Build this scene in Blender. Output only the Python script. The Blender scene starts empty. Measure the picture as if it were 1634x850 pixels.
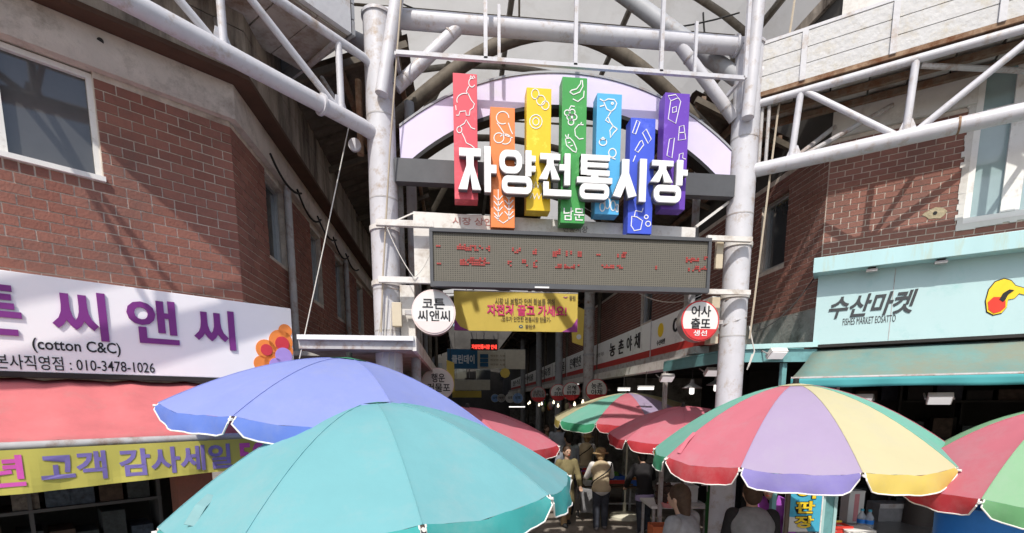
import bpy, bmesh, math, random
from mathutils import Vector, Matrix
random.seed(7)
R = math.radians
scene = bpy.context.scene
COL = scene.collection

# ------------------------------------------------------------------ camera
PX, PY, FL = 817.0, 755.0, 785.0          # principal point and focal length in photo pixels (1634 x 850)
CAM_H = 2.35
PITCH = math.atan((PY - 642) / FL)
YAW = R(6.15)
cam_data = bpy.data.cameras.new('camera')
cam_data.sensor_width = 36.0
cam_data.lens = FL / 1634 * 36
cam_data.shift_y = (PY - 425) / 1634
cam_data.clip_start = 0.05
cam_data.clip_end = 500
cam = bpy.data.objects.new('camera', cam_data)
COL.objects.link(cam)
cam.location = (0, 0, CAM_H)
cam.rotation_euler = (R(90) - PITCH, 0, -YAW)
scene.camera = cam

# ------------------------------------------------------------------ sky, sun, exposure
SUN_EL, SUN_TRAVEL = R(49.5), R(18.5)      # travel direction measured from +Y towards +X
world = bpy.data.worlds.new('World')
scene.world = world
world.use_nodes = True
wn = world.node_tree.nodes
wn.clear()
wo = wn.new('ShaderNodeOutputWorld'); wb = wn.new('ShaderNodeBackground'); ws = wn.new('ShaderNodeTexSky')
ws.sky_type = 'NISHITA'; ws.sun_disc = False
ws.sun_elevation = SUN_EL
ws.sun_rotation = SUN_TRAVEL + math.pi
ws.air_density = 1.0; ws.dust_density = 2.2; ws.ozone_density = 0.8
wb.inputs['Strength'].default_value = 0.15
world.node_tree.links.new(ws.outputs[0], wb.inputs['Color'])
world.node_tree.links.new(wb.outputs[0], wo.inputs['Surface'])
sun = bpy.data.lights.new('sun', 'SUN')
sun.energy = 3.6; sun.angle = R(0.6); sun.color = (1.0, 0.95, 0.87)
sun_o = bpy.data.objects.new('sun', sun); COL.objects.link(sun_o)
sdir = Vector((math.sin(SUN_TRAVEL) * math.cos(SUN_EL), math.cos(SUN_TRAVEL) * math.cos(SUN_EL), -math.sin(SUN_EL)))
sun_o.rotation_euler = sdir.to_track_quat('-Z', 'Y').to_euler()
sun_o.location = (-4, -8, 14)
vs = scene.view_settings
vs.view_transform = 'Standard'; vs.look = 'None'; vs.exposure = 0.20; vs.gamma = 1.0; vs.use_curve_mapping = False
scene.cycles.use_denoising = True
scene.cycles.max_bounces = 8
scene.cycles.transparent_max_bounces = 12
scene.cycles.caustics_reflective = False
scene.cycles.caustics_refractive = False

# ------------------------------------------------------------------ pixel -> place helpers
CAM = Vector((0, 0, CAM_H))
def ray(x, y):
    cp, sp = math.cos(PITCH), math.sin(PITCH)
    u = (PY - y) / FL
    d = Vector(((x - PX) / FL, cp + sp * u, -sp + cp * u))
    c, s = math.cos(-YAW), math.sin(-YAW)
    return Vector((c * d.x - s * d.y, s * d.x + c * d.y, d.z))
def on_plane(x, y, p0, n):
    d = ray(x, y); return CAM + d * ((Vector(p0) - CAM).dot(n) / d.dot(n))
def on_y(x, y, Y): return on_plane(x, y, (0, Y, 0), Vector((0, 1, 0)))
def on_x(x, y, X): return on_plane(x, y, (X, 0, 0), Vector((1, 0, 0)))
def on_z(x, y, Z): return on_plane(x, y, (0, 0, Z), Vector((0, 0, 1)))
def at_depth(x, y, Z):                      # Z = horizontal distance along the camera heading
    n = Vector((math.sin(YAW), math.cos(YAW), 0)); return on_plane(x, y, n * Z, n)
def proj(p):
    v = Vector(p) - CAM; c, s = math.cos(YAW), math.sin(YAW)
    v = Vector((c * v.x - s * v.y, s * v.x + c * v.y, v.z))
    f = v.y * math.cos(PITCH) - v.z * math.sin(PITCH); u = v.y * math.sin(PITCH) + v.z * math.cos(PITCH)
    if f < 0.05: return (-9999, -9999)
    return (PX + FL * v.x / f, PY - FL * u / f)
class Frame:
    def __init__(s, o, ang):
        s.o = Vector((o[0], o[1], 0)); s.ang = ang
        s.a = Vector((math.cos(ang), math.sin(ang), 0)); s.b = Vector((-math.sin(ang), math.cos(ang), 0))
    def px(s, x, y, w=0.0):                 # photo pixel -> local (u, z) on the plane w behind the frame's front
        q = on_plane(x, y, s.o + s.b * w, s.b) - s.o
        return (q.dot(s.a), q.z)
    def p3(s, x, y, w=0.0):
        u, z = s.px(x, y, w); return Vector((u, w, z))
    def world(s, u, w, z): return s.o + s.a * u + s.b * w + Vector((0, 0, z))

# ------------------------------------------------------------------ materials
MATS = {}
def mat(name, col, rough=0.7, metal=0.0, var=0.10, scale=6.0, bump=0.0, bscale=40.0, col2=None, dirt=None, dirt_amt=0.0,
        dirt_scale=2.5, translucent=0.0, emit=None, emit_s=0.0, spec=0.3, alpha=1.0, streak=False):
    m = bpy.data.materials.new(name); m.use_nodes = True
    nt = m.node_tree; N = nt.nodes; L = nt.links
    bs = N['Principled BSDF']; out = N['Material Output']
    tc = N.new('ShaderNodeTexCoord')
    base = (*col, 1)
    c2 = (*col2, 1) if col2 else tuple([max(0, c * (1 - var)) for c in col]) + (1,)
    c1 = base if col2 else tuple([min(1, c * (1 + var)) for c in col]) + (1,)
    nz = N.new('ShaderNodeTexNoise'); nz.inputs['Scale'].default_value = scale; nz.inputs['Detail'].default_value = 6
    nz.inputs['Roughness'].default_value = 0.65
    mp = N.new('ShaderNodeMapping')
    if streak: mp.inputs['Scale'].default_value = (1, 1, 0.12)
    L.new(tc.outputs['Object'], mp.inputs['Vector']); L.new(mp.outputs[0], nz.inputs['Vector'])
    mr = N.new('ShaderNodeMapRange'); mr.inputs['From Min'].default_value = 0.3; mr.inputs['From Max'].default_value = 0.7
    L.new(nz.outputs['Fac'], mr.inputs['Value'])
    mix = N.new('ShaderNodeMix'); mix.data_type = 'RGBA'
    mix.inputs['A'].default_value = c2; mix.inputs['B'].default_value = c1
    L.new(mr.outputs[0], mix.inputs['Factor'])
    last = mix.outputs['Result']
    if dirt:
        n2 = N.new('ShaderNodeTexNoise'); n2.inputs['Scale'].default_value = dirt_scale; n2.inputs['Detail'].default_value = 9
        n2.inputs['Roughness'].default_value = 0.75
        mp2 = N.new('ShaderNodeMapping'); mp2.inputs['Location'].default_value = (3.1, 7.7, 1.3)
        if streak: mp2.inputs['Scale'].default_value = (1, 1, 0.15)
        L.new(tc.outputs['Object'], mp2.inputs['Vector']); L.new(mp2.outputs[0], n2.inputs['Vector'])
        m2 = N.new('ShaderNodeMapRange'); m2.inputs['From Min'].default_value = 0.62 - 0.25 * dirt_amt
        m2.inputs['From Max'].default_value = 0.80 - 0.2 * dirt_amt
        L.new(n2.outputs['Fac'], m2.inputs['Value'])
        mx = N.new('ShaderNodeMix'); mx.data_type = 'RGBA'; mx.inputs['B'].default_value = (*dirt, 1)
        L.new(m2.outputs[0], mx.inputs['Factor']); L.new(last, mx.inputs['A']); last = mx.outputs['Result']
    L.new(last, bs.inputs['Base Color'])
    bs.inputs['Roughness'].default_value = rough; bs.inputs['Metallic'].default_value = metal
    bs.inputs['Specular IOR Level'].default_value = spec
    if emit:
        bs.inputs['Emission Color'].default_value = (*emit, 1); bs.inputs['Emission Strength'].default_value = emit_s
    if bump:
        n3 = N.new('ShaderNodeTexNoise'); n3.inputs['Scale'].default_value = bscale; n3.inputs['Detail'].default_value = 4
        L.new(tc.outputs['Object'], n3.inputs['Vector'])
        b = N.new('ShaderNodeBump'); b.inputs['Strength'].default_value = bump; b.inputs['Distance'].default_value = 0.02
        L.new(n3.outputs['Fac'], b.inputs['Height']); L.new(b.outputs[0], bs.inputs['Normal'])
    if translucent:
        tr = N.new('ShaderNodeBsdfTranslucent'); L.new(last, tr.inputs['Color'])
        ms = N.new('ShaderNodeMixShader'); ms.inputs[0].default_value = translucent
        L.new(bs.outputs[0], ms.inputs[1]); L.new(tr.outputs[0], ms.inputs[2]); L.new(ms.outputs[0], out.inputs['Surface'])
    if alpha < 1.0:
        bs.inputs['Alpha'].default_value = alpha
    MATS[name] = m
    return m

def brick_mat(name, c_lo, c_hi):
    m = mat(name, c_lo, rough=0.85, var=0.15, scale=30, bump=0.25, bscale=60)
    nt = m.node_tree; N = nt.nodes; L = nt.links; bs = N['Principled BSDF']
    src = bs.inputs['Base Color'].links[0].from_socket
    oi = N.new('ShaderNodeObjectInfo'); ge = N.new('ShaderNodeNewGeometry')
    ad = N.new('ShaderNodeMath'); ad.operation = 'ADD'
    L.new(oi.outputs['Random'], ad.inputs[0]); L.new(ge.outputs['Random Per Island'], ad.inputs[1])
    fr = N.new('ShaderNodeMath'); fr.operation = 'FRACT'; L.new(ad.outputs[0], fr.inputs[0])
    for nd in [n for n in N if n.type == 'TEX_NOISE']:           # noise in world space so that every brick differs
        for l in list(nd.inputs['Vector'].links): L.remove(l)
        L.new(ge.outputs['Position'], nd.inputs['Vector'])
    rp = N.new('ShaderNodeValToRGB'); e = rp.color_ramp.elements
    e[0].position = 0.0; e[0].color = (*c_lo, 1); e[1].position = 1.0; e[1].color = (*c_hi, 1)
    L.new(fr.outputs[0], rp.inputs[0])
    mx = N.new('ShaderNodeMix'); mx.data_type = 'RGBA'; mx.inputs['Factor'].default_value = 0.65
    L.new(src, mx.inputs['A']); L.new(rp.outputs[0], mx.inputs['B'])
    st = N.new('ShaderNodeTexNoise'); st.inputs['Scale'].default_value = 2.2; st.inputs['Detail'].default_value = 8; st.inputs['Roughness'].default_value = 0.7
    L.new(ge.outputs['Position'], st.inputs['Vector'])
    sr = N.new('ShaderNodeMapRange'); sr.inputs['From Min'].default_value = 0.45; sr.inputs['From Max'].default_value = 0.75; sr.inputs['To Max'].default_value = 0.65
    L.new(st.outputs['Fac'], sr.inputs['Value'])
    m3 = N.new('ShaderNodeMix'); m3.data_type = 'RGBA'; m3.inputs['B'].default_value = (0.13, 0.085, 0.075, 1)
    L.new(sr.outputs[0], m3.inputs['Factor']); L.new(mx.outputs['Result'], m3.inputs['A'])
    L.new(m3.outputs['Result'], bs.inputs['Base Color'])
    return m

brick_mat('brick_left', (0.235, 0.098, 0.074), (0.33, 0.148, 0.112))
brick_mat('brick_right', (0.20, 0.088, 0.068), (0.285, 0.132, 0.102))
mat('mortar', (0.60, 0.53, 0.46), 0.95, var=0.2, scale=14, dirt=(0.30, 0.23, 0.19), dirt_amt=0.4)
mat('concrete_band', (0.58, 0.50, 0.44), 0.9, var=0.14, scale=3, bump=0.3, bscale=25, dirt=(0.30, 0.25, 0.21), dirt_amt=0.45, dirt_scale=4)
mat('dirty_concrete', (0.36, 0.31, 0.26), 0.95, var=0.25, scale=4, bump=0.3, bscale=25, dirt=(0.07, 0.055, 0.045), dirt_amt=0.75, dirt_scale=3, streak=True)
mat('grey_plaster', (0.28, 0.27, 0.25), 0.95, var=0.2, scale=6, bump=0.3, dirt=(0.10, 0.09, 0.08), dirt_amt=0.7, dirt_scale=5)
mat('white_plaster', (0.62, 0.60, 0.57), 0.9, var=0.08, scale=3, dirt=(0.35, 0.32, 0.28), dirt_amt=0.4)
mat('brown_board', (0.085, 0.045, 0.030), 0.8, var=0.2, scale=5)
mat('steel_white', (0.54, 0.54, 0.575), 0.45, var=0.08, scale=5, dirt=(0.34, 0.26, 0.19), dirt_amt=0.40, dirt_scale=8, spec=0.4, bump=0.04, bscale=30)
mat('steel_grey', (0.33, 0.34, 0.36), 0.55, var=0.12, scale=5, dirt=(0.22, 0.14, 0.09), dirt_amt=0.35, dirt_scale=6)
mat('steel_dim', (0.42, 0.41, 0.41), 0.6, var=0.15, scale=5, dirt=(0.22, 0.12, 0.07), dirt_amt=0.5, dirt_scale=7)
mat('steel_rust', (0.20, 0.15, 0.11), 0.8, var=0.3, scale=8, dirt=(0.16, 0.07, 0.035), dirt_amt=0.8, dirt_scale=8)
mat('rib_grey', (0.25, 0.235, 0.21), 0.7, var=0.2, scale=6, dirt=(0.10, 0.08, 0.06), dirt_amt=0.5)
mat('cement_tan', (0.36, 0.30, 0.20), 0.95, var=0.2, scale=20, bump=0.4, bscale=60)
mat('rib_brown', (0.13, 0.11, 0.085), 0.7, var=0.3, scale=6, dirt=(0.05, 0.04, 0.03), dirt_amt=0.6)
mat('siding_white', (0.56, 0.56, 0.58), 0.6, var=0.05, scale=4, dirt=(0.36, 0.27, 0.19), dirt_amt=0.42, dirt_scale=5, bump=0.15, bscale=30)
mat('siding_old', (0.53, 0.53, 0.53), 0.7, var=0.06, scale=4, dirt=(0.46, 0.42, 0.34), dirt_amt=0.5, dirt_scale=6, bump=0.4, bscale=25)
mat('rusty_edge', (0.30, 0.21, 0.14), 0.85, var=0.35, scale=7, dirt=(0.13, 0.05, 0.02), dirt_amt=0.85, dirt_scale=6)
mat('roof_sheet', (0.40, 0.38, 0.35), 0.7, var=0.15, scale=3, dirt=(0.20, 0.14, 0.10), dirt_amt=0.6, dirt_scale=4)
mat('roof_panel_dark', (0.11, 0.10, 0.085), 0.8, var=0.2, scale=2, dirt=(0.05, 0.04, 0.035), dirt_amt=0.6, dirt_scale=1.5)
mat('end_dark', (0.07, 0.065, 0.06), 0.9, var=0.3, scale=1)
mat('roof_panel', (0.60, 0.58, 0.545), 0.6, var=0.06, scale=1.5, translucent=0.62, dirt=(0.50, 0.47, 0.42), dirt_amt=0.45, dirt_scale=1.2)
mat('white_paint', (0.74, 0.74, 0.74), 0.5, var=0.03, scale=6, dirt=(0.60, 0.57, 0.53), dirt_amt=0.25)
mat('white_dirty', (0.68, 0.66, 0.63), 0.6, var=0.08, scale=5, dirt=(0.40, 0.34, 0.28), dirt_amt=0.5, dirt_scale=5)
mat('arch_shade_tint', (0.64, 0.58, 0.76), 0.5, var=0.05, scale=3, dirt=(0.60, 0.57, 0.64), dirt_amt=0.4, dirt_scale=3)  # white band; lavender of its dappled shade mixed into the colour
mat('dark_grey', (0.085, 0.088, 0.095), 0.5, var=0.1)
mat('black', (0.012, 0.012, 0.013), 0.6, var=0.1)
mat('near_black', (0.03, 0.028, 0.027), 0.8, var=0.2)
mat('beige_box', (0.55, 0.48, 0.36), 0.5, var=0.06)
mat('aluminium', (0.55, 0.55, 0.55), 0.35, metal=0.7, var=0.08, scale=8)
mat('frame_white', (0.78, 0.77, 0.75), 0.4, var=0.05, dirt=(0.5, 0.45, 0.4), dirt_amt=0.3, dirt_scale=8)
mat('glass_dark', (0.045, 0.050, 0.055), 0.06, var=0.2, scale=2, spec=0.9)
mat('glass_grey', (0.085, 0.085, 0.088), 0.06, var=0.18, scale=1.5, spec=0.9)
mat('glass_blue', (0.30, 0.40, 0.41), 0.10, var=0.12, scale=1.5, spec=0.8)
mat('curtain', (0.42, 0.40, 0.38), 0.9, var=0.2, scale=3, streak=True)
mat('ground_paving', (0.235, 0.205, 0.175), 0.95, var=0.12, scale=2, bump=0.25, bscale=60, dirt=(0.11, 0.095, 0.08), dirt_amt=0.45, dirt_scale=1.6)
mat('asphalt', (0.07, 0.068, 0.066), 0.95, var=0.2, scale=8, bump=0.3, bscale=90)

# ------------------------------------------------------------------ mesh helpers
class MB:
    def __init__(s): s.v = []; s.f = []
    def quad(s, *p):
        n = len(s.v); s.v += [tuple(q) for q in p]; s.f.append(tuple(range(n, n + len(p)))); return s
    def box(s, x0, x1, y0, y1, z0, z1):
        n = len(s.v)
        s.v += [(x0, y0, z0), (x1, y0, z0), (x1, y1, z0), (x0, y1, z0), (x0, y0, z1), (x1, y0, z1), (x1, y1, z1), (x0, y1, z1)]
        s.f += [tuple(n + i for i in q) for q in ((3, 2, 1, 0), (4, 5, 6, 7), (0, 1, 5, 4), (1, 2, 6, 5), (2, 3, 7, 6), (3, 0, 4, 7))]
        return s
    def bar(s, p, q, w, h=None, up=(0, 0, 1)):
        p = Vector(p); q = Vector(q); h = h or w; d = (q - p).normalized(); up = Vector(up)
        if abs(d.dot(up)) > 0.95: up = Vector((0, 1, 0))
        sx = d.cross(up).normalized() * w / 2; sy = sx.cross(d).normalized() * h / 2
        n = len(s.v)
        for c in (p, q):
            s.v += [tuple(c - sx - sy), tuple(c + sx - sy), tuple(c + sx + sy), tuple(c - sx + sy)]
        s.f += [tuple(n + i for i in k) for k in ((0, 3, 2, 1), (4, 5, 6, 7), (0, 1, 5, 4), (1, 2, 6, 5), (2, 3, 7, 6), (3, 0, 4, 7))]
        return s
    def tube(s, pts, r, n=12, caps=True, closed=False):
        pts = [Vector(p) for p in pts]; k = len(pts)
        rs = r if isinstance(r, (list, tuple)) else [r] * k
        base = len(s.v); ref = None
        for i, p in enumerate(pts):
            if closed: d = pts[(i + 1) % k] - pts[i - 1]
            else: d = pts[min(i + 1, k - 1)] - pts[max(i - 1, 0)]
            d.normalize()
            if ref is None: ref = Vector((0, 0, 1)) if abs(d.z) < 0.9 else Vector((0, 1, 0))
            x = d.cross(ref).normalized(); y = x.cross(d).normalized(); ref = y
            for j in range(n):
                t = 2 * math.pi * j / n
                s.v.append(tuple(p + (x * math.cos(t) + y * math.sin(t)) * rs[i]))
        m = k if closed else k - 1
        for i in range(m):
            a = base + i * n; b = base + ((i + 1) % k) * n
            for j in range(n):
                s.f.append((a + j, b + j, b + (j + 1) % n, a + (j + 1) % n))
        if caps and not closed:
            s.f.append(tuple(base + j for j in range(n))); s.f.append(tuple(base + (k - 1) * n + j for j in reversed(range(n))))
        return s
    def lathe(s, prof, c=(0, 0, 0), n=24, caps=True):
        base = len(s.v); c = Vector(c)
        for r, z in prof:
            for j in range(n):
                t = 2 * math.pi * j / n; s.v.append((c.x + r * math.cos(t), c.y + r * math.sin(t), c.z + z))
        for i in range(len(prof) - 1):
            for j in range(n):
                a = base + i * n + j; b = base + i * n + (j + 1) % n
                s.f.append((a, b, b + n, a + n))
        if caps:
            s.f.append(tuple(base + j for j in reversed(range(n)))); k = base + (len(prof) - 1) * n
            s.f.append(tuple(k + j for j in range(n)))
        return s
    def prism(s, poly, y0, y1):              # poly of (x, z), extruded from y0 (front) to y1 (back)
        a = len(s.v); n = len(poly)
        s.v += [(x, y0, z) for x, z in poly] + [(x, y1, z) for x, z in poly]
        s.f.append(tuple(range(a, a + n))); s.f.append(tuple(range(a + 2 * n - 1, a + n - 1, -1)))
        for i in range(n):
            j = (i + 1) % n; s.f.append((a + i, a + n + i, a + n + j, a + j))
        return s
    def disc(s, cx, cz, r, y0, y1, n=40, rz=None):
        rz = rz or r
        return s.prism([(cx + r * math.cos(2 * math.pi * i / n), cz + rz * math.sin(2 * math.pi * i / n)) for i in range(n)], y0, y1)
    def ribbon(s, pts, w, y, th=0.004, closed=False):   # flat line drawing in the x-z plane, facing -y
        k = len(pts)
        def nrm(i):
            a = pts[i - 1] if (closed or i > 0) else pts[i]; b = pts[(i + 1) % k] if (closed or i < k - 1) else pts[i]
            dx, dz = b[0] - a[0], b[1] - a[1]; l = math.hypot(dx, dz) or 1; return (-dz / l, dx / l)
        L = []; Rr = []
        for i, p in enumerate(pts):
            nx, nz = nrm(i); L.append((p[0] + nx * w / 2, p[1] + nz * w / 2)); Rr.append((p[0] - nx * w / 2, p[1] - nz * w / 2))
        m = k if closed else k - 1
        for i in range(m):
            j = (i + 1) % k
            s.prism([L[i], L[j], Rr[j], Rr[i]], y, y + th)
        return s
    def mesh(s, name, smooth=False, weld=False, bevel=0.0, seg=2):
        me = bpy.data.meshes.new(name); me.from_pydata(s.v, [], s.f)
        bm = bmesh.new(); bm.from_mesh(me)
        if weld: bmesh.ops.remove_doubles(bm, verts=bm.verts, dist=1e-5)
        bmesh.ops.recalc_face_normals(bm, faces=bm.faces)
        if bevel:
            bmesh.ops.bevel(bm, geom=list(bm.edges), offset=bevel, segments=seg, affect='EDGES', profile=0.6, clamp_overlap=True)
        bm.to_mesh(me); bm.free()
        if smooth:
            for p in me.polygons: p.use_smooth = True
            me.set_sharp_from_angle(angle=R(40))
        return me
    def build(s, name, m, parent=None, smooth=False, weld=False, bevel=0.0, label=None, kind=None):
        return add(name, s.mesh(name, smooth, weld, bevel), m, parent, label, kind)

def add(name, me, m, parent=None, label=None, kind=None, loc=None, rotz=None):
    o = bpy.data.objects.new(name, me); COL.objects.link(o)
    if m is not None:
        mm = MATS[m] if isinstance(m, str) else m
        if len(me.materials) == 0: me.materials.append(mm)
    if parent is not None: o.parent = parent
    if loc is not None: o.location = loc
    if rotz is not None: o.rotation_euler = (0, 0, rotz)
    if label: o['label'] = label
    if kind: o['kind'] = kind
    return o
def thing(name, label, cat, loc=(0, 0, 0), rotz=0.0, group=None):
    o = bpy.data.objects.new(name, None); COL.objects.link(o)
    o.empty_display_size = 0.2
    o.location = loc; o.rotation_euler = (0, 0, rotz); o['label'] = label; o['category'] = cat
    if group: o['group'] = group
    return o
def tag(o, label, cat, group=None):
    o['label'] = label; o['category'] = cat
    if group: o['group'] = group
    return o
def struct(o): o['kind'] = 'structure'; return o

_tmp = bpy.data.scenes.new('workbench')          # a side scene so that converting one object does not re-evaluate everything
def eval_mesh(o, data):
    _tmp.collection.objects.link(o)
    vl = _tmp.view_layers[0]; vl.update()
    me = bpy.data.meshes.new_from_object(o.evaluated_get(vl.depsgraph))
    bpy.data.objects.remove(o)
    (bpy.data.curves if isinstance(data, bpy.types.Curve) else bpy.data.meshes).remove(data)
    return me
def text_mesh(s, extrude=0.004, bold=0.0):
    key = (s, round(extrude, 4), round(bold, 4))
    cu = bpy.data.curves.new('t', 'FONT'); cu.body = s; cu.size = 1.0; cu.extrude = extrude; cu.offset = bold
    cu.resolution_u = 3; cu.fill_mode = 'BOTH'
    return eval_mesh(bpy.data.objects.new('t', cu), cu)
def text_box(name, s, parent, x0, x1, z0, z1, y, m, depth=0.006, bold=0.0, shear=0.0, fit='both', label=None, corners=None):
    """Lettering standing in the local x-z plane, facing -y, filling the box x0..x1, z0..z1, its back at y."""
    me = text_mesh(s, 0.5, bold)
    xs = [v.co.x for v in me.vertices]; ys = [v.co.y for v in me.vertices]; zs = [v.co.z for v in me.vertices]
    if not xs: return None
    ax, bx, ay, by, az, bz = min(xs), max(xs), min(ys), max(ys), min(zs), max(zs)
    for v in me.vertices:
        fx = (v.co.x - ax) / (bx - ax); fy = (v.co.y - ay) / (by - ay); fz = (v.co.z - az) / ((bz - az) or 1)
        X = x0 + (x1 - x0) * fx + shear * (z1 - z0) * fy
        v.co = (X, y - depth * fz, z0 + (z1 - z0) * fy)
    me.materials.clear()
    o = add(name, me, m, parent, label)
    return o

# ------------------------------------------------------------------ key places
LCx, LCy = -1.87, 4.725
RCx, RCy = 3.78, 5.012
YG = 5.0
LPx, RPx = -0.664, 2.847
LF = Frame((LCx, LCy), R(39.7)); RF = Frame((RCx, RCy), R(-39.1))
LT = Frame((LPx, YG), R(47.5)); RT = Frame((RPx, YG), R(-37.7))
TH_L = R(90) - LF.ang; TH_R = R(90) - RF.ang       # direction of the alley seen from the two facade frames

def plan_strip(mb, pts, o_in, o_out, z0, z1):
    """A wall following the plan polyline pts (outside on the right hand), from o_in to o_out outward, z0..z1."""
    P = [Vector((p[0], p[1])) for p in pts]; k = len(P)
    N_ = []
    for i in range(k - 1):
        d = (P[i + 1] - P[i]).normalized(); N_.append(Vector((d.y, -d.x)))
    def off(i, o):
        if i == 0: return P[0] + N_[0] * o
        if i == k - 1: return P[-1] + N_[-1] * o
        n1, n2 = N_[i - 1], N_[i]; return P[i] + (n1 + n2) * (o / (1 + n1.dot(n2)))
    b = len(mb.v)
    for i in range(k):
        a, c = off(i, o_in), off(i, o_out)
        mb.v += [(a.x, a.y, z0), (c.x, c.y, z0), (c.x, c.y, z1), (a.x, a.y, z1)]
    for i in range(k - 1):
        q = b + 4 * i
        for j in range(4): mb.f.append((q + j, q + (j + 1) % 4, q + 4 + (j + 1) % 4, q + 4 + j))
    mb.f.append((b, b + 3, b + 2, b + 1)); e = b + 4 * (k - 1); mb.f.append((e, e + 1, e + 2, e + 3))
    return mb

# ------------------------------------------------------------------ ground
g = MB().quad((-150, -150, 0), (150, -150, 0), (150, 150, 0), (-150, 150, 0)).build('ground', 'ground_paving'); struct(g)

# ------------------------------------------------------------------ bricks
def brick_mesh(name, l, h, d=0.05):
    return MB().box(-l / 2, l / 2, 0, d, -h / 2, h / 2).mesh(name, bevel=0.0)
def lay_bricks(x0, x1, z0, z1, L, Hc, holes, soldier=None):
    out = []; k = 0; z = z0
    while z + Hc <= z1 + 1e-4:
        x = x0 - (L / 2 if k % 2 else 0)
        while x < x1 - 0.02:
            a, b = max(x, x0), min(x + L, x1)
            segs = [(a, b)]
            for hx0, hx1, hz0, hz1 in holes:
                if z + Hc - 0.01 > hz0 and z + 0.01 < hz1:
                    ns = []
                    for s0, s1 in segs:
                        if s1 <= hx0 or s0 >= hx1: ns.append((s0, s1)); continue
                        if s0 < hx0 - 0.03: ns.append((s0, hx0))
                        if s1 > hx1 + 0.03: ns.append((hx1, s1))
                    segs = ns
            for s0, s1 in segs:
                if s1 - s0 > 0.035: out.append(((s0 + s1) / 2, z + Hc / 2, s1 - s0 - 0.008, Hc - 0.0085))
            x += L
        z += Hc; k += 1
    return out
def place_bricks(walls, m, limit=300):
    """walls: list of (wall_object, to_world, out_sign, bricks). The largest in view become single parts, the rest one part per wall."""
    allb = []
    for wi, (wo_, tw, sgn, bl) in enumerate(walls):
        for (x, z, l, h) in bl:
            p = proj(tw(x, z)); q = proj(tw(x + l / 2, z + h / 2)); r_ = proj(tw(x - l / 2, z - h / 2))
            vis = -20 < p[0] < 1650 and -20 < p[1] < 700
            area = abs((q[0] - r_[0]) * (q[1] - r_[1])) if vis else 0
            allb.append((area, wi, x, z, l, h))
    allb.sort(key=lambda t: -t[0])
    cache = {}; rest = {}
    for i, (area, wi, x, z, l, h) in enumerate(allb):
        wo_, tw, sgn, _ = walls[wi]
        dy = random.uniform(-0.0025, 0.0015)
        if i < limit and area > 0:
            key = (round(l, 3), round(h, 3), sgn)
            if key not in cache:
                d = 0.05 * sgn
                cache[key] = MB().box(-l / 2, l / 2, min(0, d), max(0, d), -h / 2, h / 2).mesh('brick')
            add('brick', cache[key], m, wo_, loc=(x, dy, z))
        else:
            mb = rest.setdefault(wi, MB()); d = 0.05 * sgn
            mb.box(x - l / 2, x + l / 2, min(dy, d), max(dy, d), z - h / 2, z + h / 2)
    for wi, mb in rest.items():
        mb.build('brick', m, walls[wi][0], kind='stuff')

# ------------------------------------------------------------------ left brick building
lb = thing('brick_building', 'red brick corner building behind the white and purple shop sign', 'building', (LCx, LCy, 0), LF.ang)
L_PTS = [(-5, 0), (0, 0), (14 * math.cos(TH_L), 14 * math.sin(TH_L))]
WIN_L = (-1.915, -0.885, 3.945, 4.67)
w_l = MB()
w_l.box(-5, 0, 0.005, 0.2, 2.45, WIN_L[2]); w_l.box(WIN_L[1], 0, 0.005, 0.2, WIN_L[2], 4.68); w_l.box(-5, WIN_L[0], 0.005, 0.2, WIN_L[2], 4.68)
wall_l = w_l.build('wall', 'mortar', lb)
SW_L = [(0.74, 1.28, 3.83, 4.62), (2.25, 2.75, 3.7, 4.60), (3.55, 4.1, 3.7, 4.6), (5.2, 5.8, 3.7, 4.6)]
w_s = MB(); xs = [0.0]
for a, b, c, d in SW_L: xs += [a, b]
xs.append(14)
for i in range(len(xs) - 1):
    if i % 2 == 0: w_s.box(xs[i], xs[i + 1], 0.005, 0.2, 0, 4.68)
    else:
        h = SW_L[i // 2]; w_s.box(xs[i], xs[i + 1], 0.005, 0.2, 0, h[2]); w_s.box(xs[i], xs[i + 1], 0.005, 0.2, h[3], 4.68)
wall_ls = w_s.build('wall', 'mortar', lb); wall_ls.rotation_euler = (0, 0, TH_L)
HC, LB = 0.070, 0.152
bl_front = [(-x, z, l, h) for x, z, l, h in lay_bricks(-0.004, 2.7, 3.10, 3.875, LB, HC, []) + lay_bricks(-0.004, 0.885, 3.87, 4.65, LB, HC, [])]
k = 0
x = -2.7
while x < -0.9:                                  # the row of upright bricks under the window
    bl_front.append((x + 0.04, 3.905, 0.066, 0.060)); x += 0.076
bl_side = lay_bricks(0.006, 13.9, 2.75, 4.65, LB, HC, SW_L)
place_bricks([(wall_l, lambda x, z: LF.world(x, 0, z), 1, bl_front),
              (wall_ls, lambda x, z: Vector((LCx, LCy + x, z)), 1, bl_side)], 'brick_left')
plan_strip(MB(), L_PTS, -0.2, 0.06, 4.682, 4.945).build('concrete_band', 'concrete_band', lb)
plan_strip(MB(), L_PTS, -0.2, 0.21, 4.948, 4.985).build('soffit', 'brown_board', lb)
for i in range(7):
    plan_strip(MB(), L_PTS, -0.1, 0.20 - (i % 2) * 0.003, 4.989 + i * 0.16, 4.989 + (i + 1) * 0.16 - 0.007).build('block_course', 'dirty_concrete', lb)
plan_strip(MB(), L_PTS, -3.0, 0.17, 6.115, 6.25).build('roof_slab', 'dirty_concrete', lb)
plan_strip(MB(), L_PTS, -4.0, -0.21, 2.46, 2.56).build('floor_slab', 'near_black', lb)
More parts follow.
